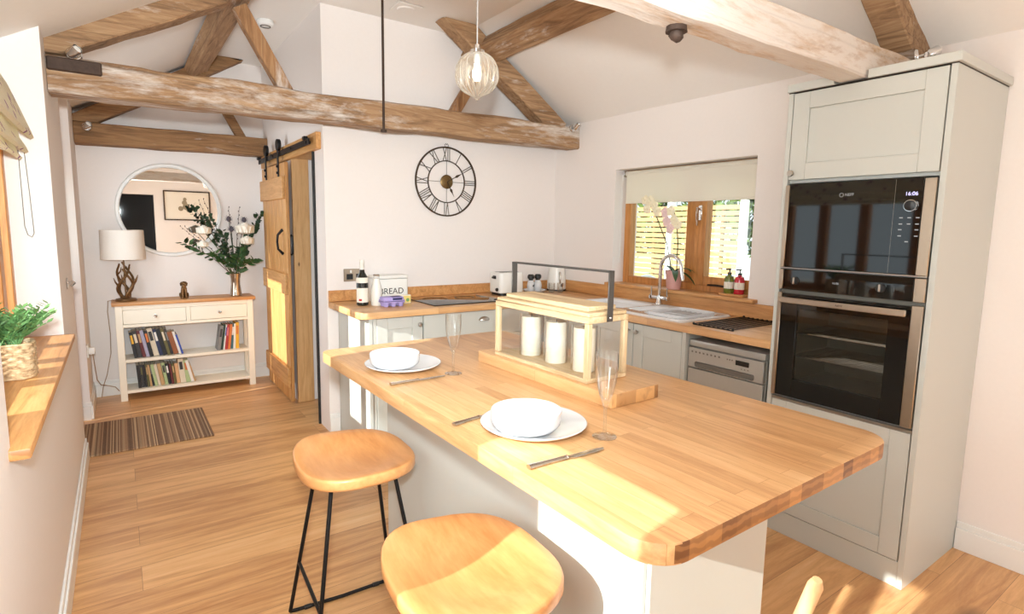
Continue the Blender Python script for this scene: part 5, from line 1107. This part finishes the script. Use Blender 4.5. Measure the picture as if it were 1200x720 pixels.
bm = B(); box(bm, (XL + .0005, 5.00, .445), (XL + .009, 5.09, .535), .002); wpart('socket_plate', bm, M['white'], pg)
bm = B(); box(bm, (XL + .009, 5.03, .462), (XL + .045, 5.075, .51), .006, seg=2); wpart('plug_top', bm, M['white'], pg)
# statue: seated hare-like dog ------------------------------------------------
st = thing('hound_figurine', 'small bronze sitting hound figurine on the bookcase', 'figurine', (.425, 5.41, .7975))
bm = B(); sk = [((0, .012, .03), .026), ((0, .0, .065), .022), ((0, -.008, .098), .018), ((0, -.012, .122), .0125)]
def blob(bm, pts, n=10): tube(bm, [p for p, r in pts], [r for p, r in pts], n)
blob(bm, [((0, .022, .004), .020), ((0, .020, .03), .027), ((0, .006, .065), .024), ((0, -.006, .095), .019), ((0, -.010, .118), .013)])
sphere(bm, (0, -.016, .128), .018, 12, sy=1.15, sz=.95); blob(bm, [((.0, -.026, .126), .012), ((.012, -.040, .118), .009), ((.018, -.048, .113), .006)], 8)
for s in (-1, 1):
    blob(bm, [((s * .012, -.012, .085), .010), ((s * .012, -.022, .045), .007), ((s * .012, -.024, .006), .006), ((s * .012, -.034, .004), .005)], 8)
    blob(bm, [((s * .020, .024, .035), .016), ((s * .024, .006, .022), .012), ((s * .022, -.008, .006), .008), ((s * .022, -.022, .005), .006)], 8)
    blob(bm, [((s * .014, -.010, .138), .006), ((s * .022, -.004, .125), .008), ((s * .021, -.006, .105), .005)], 6)
blob(bm, [((0, .04, .010), .006), ((.02, .05, .006), .005), ((.035, .04, .006), .003)], 6)
link('body', bm, M['bronze'], st, sharp=70)
# vase and flowers -------------------------------------------------------------
M['vaseglass'] = plain('smoked_metallic_vase', srgb(176, 160, 142), .1, .85)
bm = B(); lathe(bm, [(0, .004), (.046, 0), (.05, .006), (.046, .03), (.037, .10), (.038, .15), (.047, .195), (.046, .196), (.035, .15), (.034, .10), (.04, .03), (0, .02)], 32)
VX, VY, VZ = .822, 5.42, .7975
tag(link('vase', bm, M['vaseglass'], loc=(VX, VY, VZ)), 'waisted mirrored vase of flowers on the right end of the bookcase', 'vase')
def stemc(tip, k=.5):
    tip = Vector(tip); b = Vector((VX + (tip.x - VX) * .03, VY, VZ + .03)); m1 = Vector((VX + (tip.x - VX) * .10, VY + (tip.y - VY) * .1, VZ + .19)); m2 = m1.lerp(tip, .5) + Vector(((tip.x - VX) * -.06, 0, .02)); return [b, m1, m2, tip]
def petals(bm, c, r, layers=4):
    for L_ in range(layers):
        n_ = 5 + L_ * 2; rr = r * (.25 + .75 * L_ / (layers - 1))
        for i in range(n_):
            a = 2 * math.pi * i / n_ + L_ * .6; d = Vector((math.cos(a), math.sin(a) * .9, 0)); s = Vector((-d.y, d.x, 0)); w_ = rr * .62
            rows = []
            for t, o_, h_ in ((0, .15, -.6), (.4, .72, -.45), (.8, .88, .2), (1, .80 + L_ * .06, .75 - L_ * .13)):
                ctr = Vector(c) + d * rr * o_ + Vector((0, 0, r * h_)); ww = w_ * (.3 + .9 * math.sin(math.pi * (t * .75 + .1)))
                rows.append([bm.verts.new(ctr - s * ww), bm.verts.new(ctr + d * rr * .12), bm.verts.new(ctr + s * ww)])
            for A, C in zip(rows, rows[1:]):
                for q in (0, 1): bm.faces.new([A[q], A[q + 1], C[q + 1], C[q]])
for tip, r_, lb in (((.578, 5.27, 1.36), .055, 'white rose at the upper left of the bouquet'), ((.892, 5.27, 1.375), .072, 'largest white rose at the right of the bouquet'), ((.905, 5.27, 1.275), .055, 'lower right white rose in the bouquet'), ((.568, 5.28, 1.245), .042, 'lower left white rose bud in the bouquet')):
    o = thing('white_rose', lb, 'flower', tip, group='white roses in the vase')
    bm = B(); petals(bm, (0, 0, .01), r_); sphere(bm, (0, 0, .0), r_ * .5, 10); link('bloom', bm, M['petal'], o, recalc=False, sharp=60)
    bm = B(); tube(bm, [Vector(p) - Vector(tip) for p in stemc(tip)], .003, 6)
    link('stem', bm, M['green'], o)
for tip, lb in (((.785, 5.38, 1.455), 'tallest thistle above the bouquet'), ((.905, 5.38, 1.45), 'thistle head above the largest white rose'), ((.80, 5.37, 1.37), 'thistle head low in the middle of the bouquet')):
    o = thing('thistle', lb, 'flower', tip, group='thistles in the vase'); bm = B()
    sphere(bm, (0, 0, .012), .017, 10, sz=1.5)
    for i in range(26):
        a = i * 2.4; e_ = -.5 + 1.6 * i / 26; d = Vector((math.cos(a) * math.cos(e_), math.sin(a) * math.cos(e_), math.sin(e_))); cyl(bm, d * .012 + Vector((0, 0, .01)), d * .036 + Vector((0, 0, .012)), .0022, .0004, 4)
    link('head', bm, M['thistle'], o); bm = B(); tube(bm, [Vector(p) - Vector(tip) for p in stemc(tip)], .0025, 6); link('stem', bm, M['green_dark'], o)
def branch(tip, lb, nl, ls, mt, seed, start=.35, pair=True, round_=.6):
    o = thing('leafy_branch', lb, 'branch', tip, group='leafy branches in the vase'); pts = [Vector(p) - Vector(tip) for p in stemc(tip)]; rnd = random.Random(seed)
    bm = B(); tube(bm, pts, [.0032, .003, .0024, .001], 6); link('stem', bm, M['twig'], o); bm = B()
    for i in range(nl):
        t = start + (1 - start) * i / (nl - 1); u = t * 3; k_ = min(2, int(u)); p = pts[k_].lerp(pts[k_ + 1], u - k_); ax = (pts[k_ + 1] - pts[k_]).normalized()
        for s in (0, 1) if pair else (0,):
            a = rnd.uniform(0, 6.28); side = Vector((math.cos(a), math.sin(a) * .7 - .2, rnd.uniform(-.4, .5))).normalized(); L_ = ls * rnd.uniform(.7, 1.2) * (1.1 - .35 * t); d = (side + ax * .5).normalized(); wv = d.cross(Vector((rnd.uniform(-1, 1), rnd.uniform(-1, 1), .3))).normalized() * L_ * round_ * .5
            c = d.cross(wv).normalized() * L_ * .1; b = p + d * L_ * .12
            bm.faces.new([bm.verts.new(q) for q in (b, b + d * L_ * .3 + wv, b + d * L_ * .65 + wv * .85 + c, b + d * L_ + c, b + d * L_ * .65 - wv * .85 + c, b + d * L_ * .3 - wv)])
    link('leaves', bm, M[mt], o, recalc=False, sharp=0)
branch((.52, 5.36, 1.57), 'eucalyptus branch reaching up left in front of the mirror', 24, .045, 'green_dark', 1, .5, True, .95)
branch((.63, 5.38, 1.48), 'eucalyptus branch in the upper middle of the bouquet', 24, .050, 'green_dark', 2, .4, True, .9)
branch((.73, 5.36, 1.36), 'dark leafy branch in the centre of the bouquet', 22, .055, 'green_dark', 3, .4, True, .8)
branch((1.03, 5.36, 1.52), 'leafy branch reaching up right beside the barn door', 26, .055, 'green_dark', 4, .5, True, .9)
branch((.47, 5.35, 1.25), 'pointed green leaves at the left edge of the bouquet', 14, .085, 'green', 5, .6, True, .36)
branch((.66, 5.33, 1.17), 'pointed green leaves hanging low at the left of the vase', 12, .085, 'green', 6, .6, True, .36)
branch((.86, 5.33, 1.20), 'broad green leaves below the largest white rose', 20, .085, 'green', 7, .35, True, .40)
branch((.97, 5.32, 1.12), 'pointed green leaves to the right above the vase', 12, .085, 'green', 8, .55, True, .38)
branch((.94, 5.36, 1.34), 'dark leaves beside the largest white rose', 16, .06, 'green_dark', 12, .5, True, .7)
for tip, lb in (((.79, 5.40, 1.57), 'bare twig rising at the middle of the bouquet'), ((.875, 5.40, 1.57), 'bare twig rising at the right of the bouquet'), ((.60, 5.40, 1.63), 'bare curved twig rising against the mirror frame'), ((.45, 5.36, 1.40), 'twig with small dark berries at the far left of the bouquet')):
    o = thing('twig', lb, 'twig', tip, group='twigs in the vase'); pts = [Vector(p) - Vector(tip) for p in stemc(tip)]
    bm = B(); tube(bm, pts, [.003, .0028, .0022, .001], 6); link('stem', bm, M['twig'], o)
    bm = B()
    for i in range(9):
        p = pts[2].lerp(pts[3], i / 8); sphere(bm, p + Vector(((-1) ** i * .004, 0, 0)), .0042, 6, sz=1.5)
    link('buds', bm, M['thistle'], o)
# mirror -------------------------------------------------------------------------
mi = thing('wall_mirror', 'large round mirror in a white frame on the hall wall', 'mirror', (.372, YH - .002, 1.528))
bm = B(); lathe(bm, [(.354, 0), (.386, 0), (.388, .012), (.380, .024), (.362, .026), (.354, .016), (.354, 0)], 80, 0, FACE_NY); link('frame', bm, M['white'], mi)
bm = B(); lathe(bm, [(0, .004), (.3545, .004), (.3545, .010), (0, .010)], 64, 0, FACE_NY); link('mirror_glass', bm, M['mirror'], mi)
# picture and console on the rear wall, seen only in the mirror
pc = thing('framed_picture', 'framed pale print reflected in the round mirror', 'picture', (1.20, YN + .001, 1.78))
bm = B()
for a, b, c, d in ((-.42, -.30, .42, -.275), (-.42, .275, .42, .30), (-.42, -.275, -.395, .275), (.395, -.275, .42, .275)): box(bm, (a, 0, b), (c, .025, d), .002)
link('frame', bm, plain('dark_wood_frame', srgb(74, 56, 42), .5), pc)
bm = B(); box(bm, (-.394, .004, -.274), (.394, .010, .274)); link('print', bm, M['paper'], pc)
bm = B()
for x, z, r_ in ((-.02, -.02, .07), (-.05, .06, .05), (-.04, .13, .035), (.03, -.08, .06), (.10, -.06, .05), (-.12, -.06, .05)): sphere(bm, (x, .0104, z), r_, 10, sy=.01)
link('ink_blotch', bm, plain('brown_ink_wash', srgb(150, 136, 112), .8), pc)
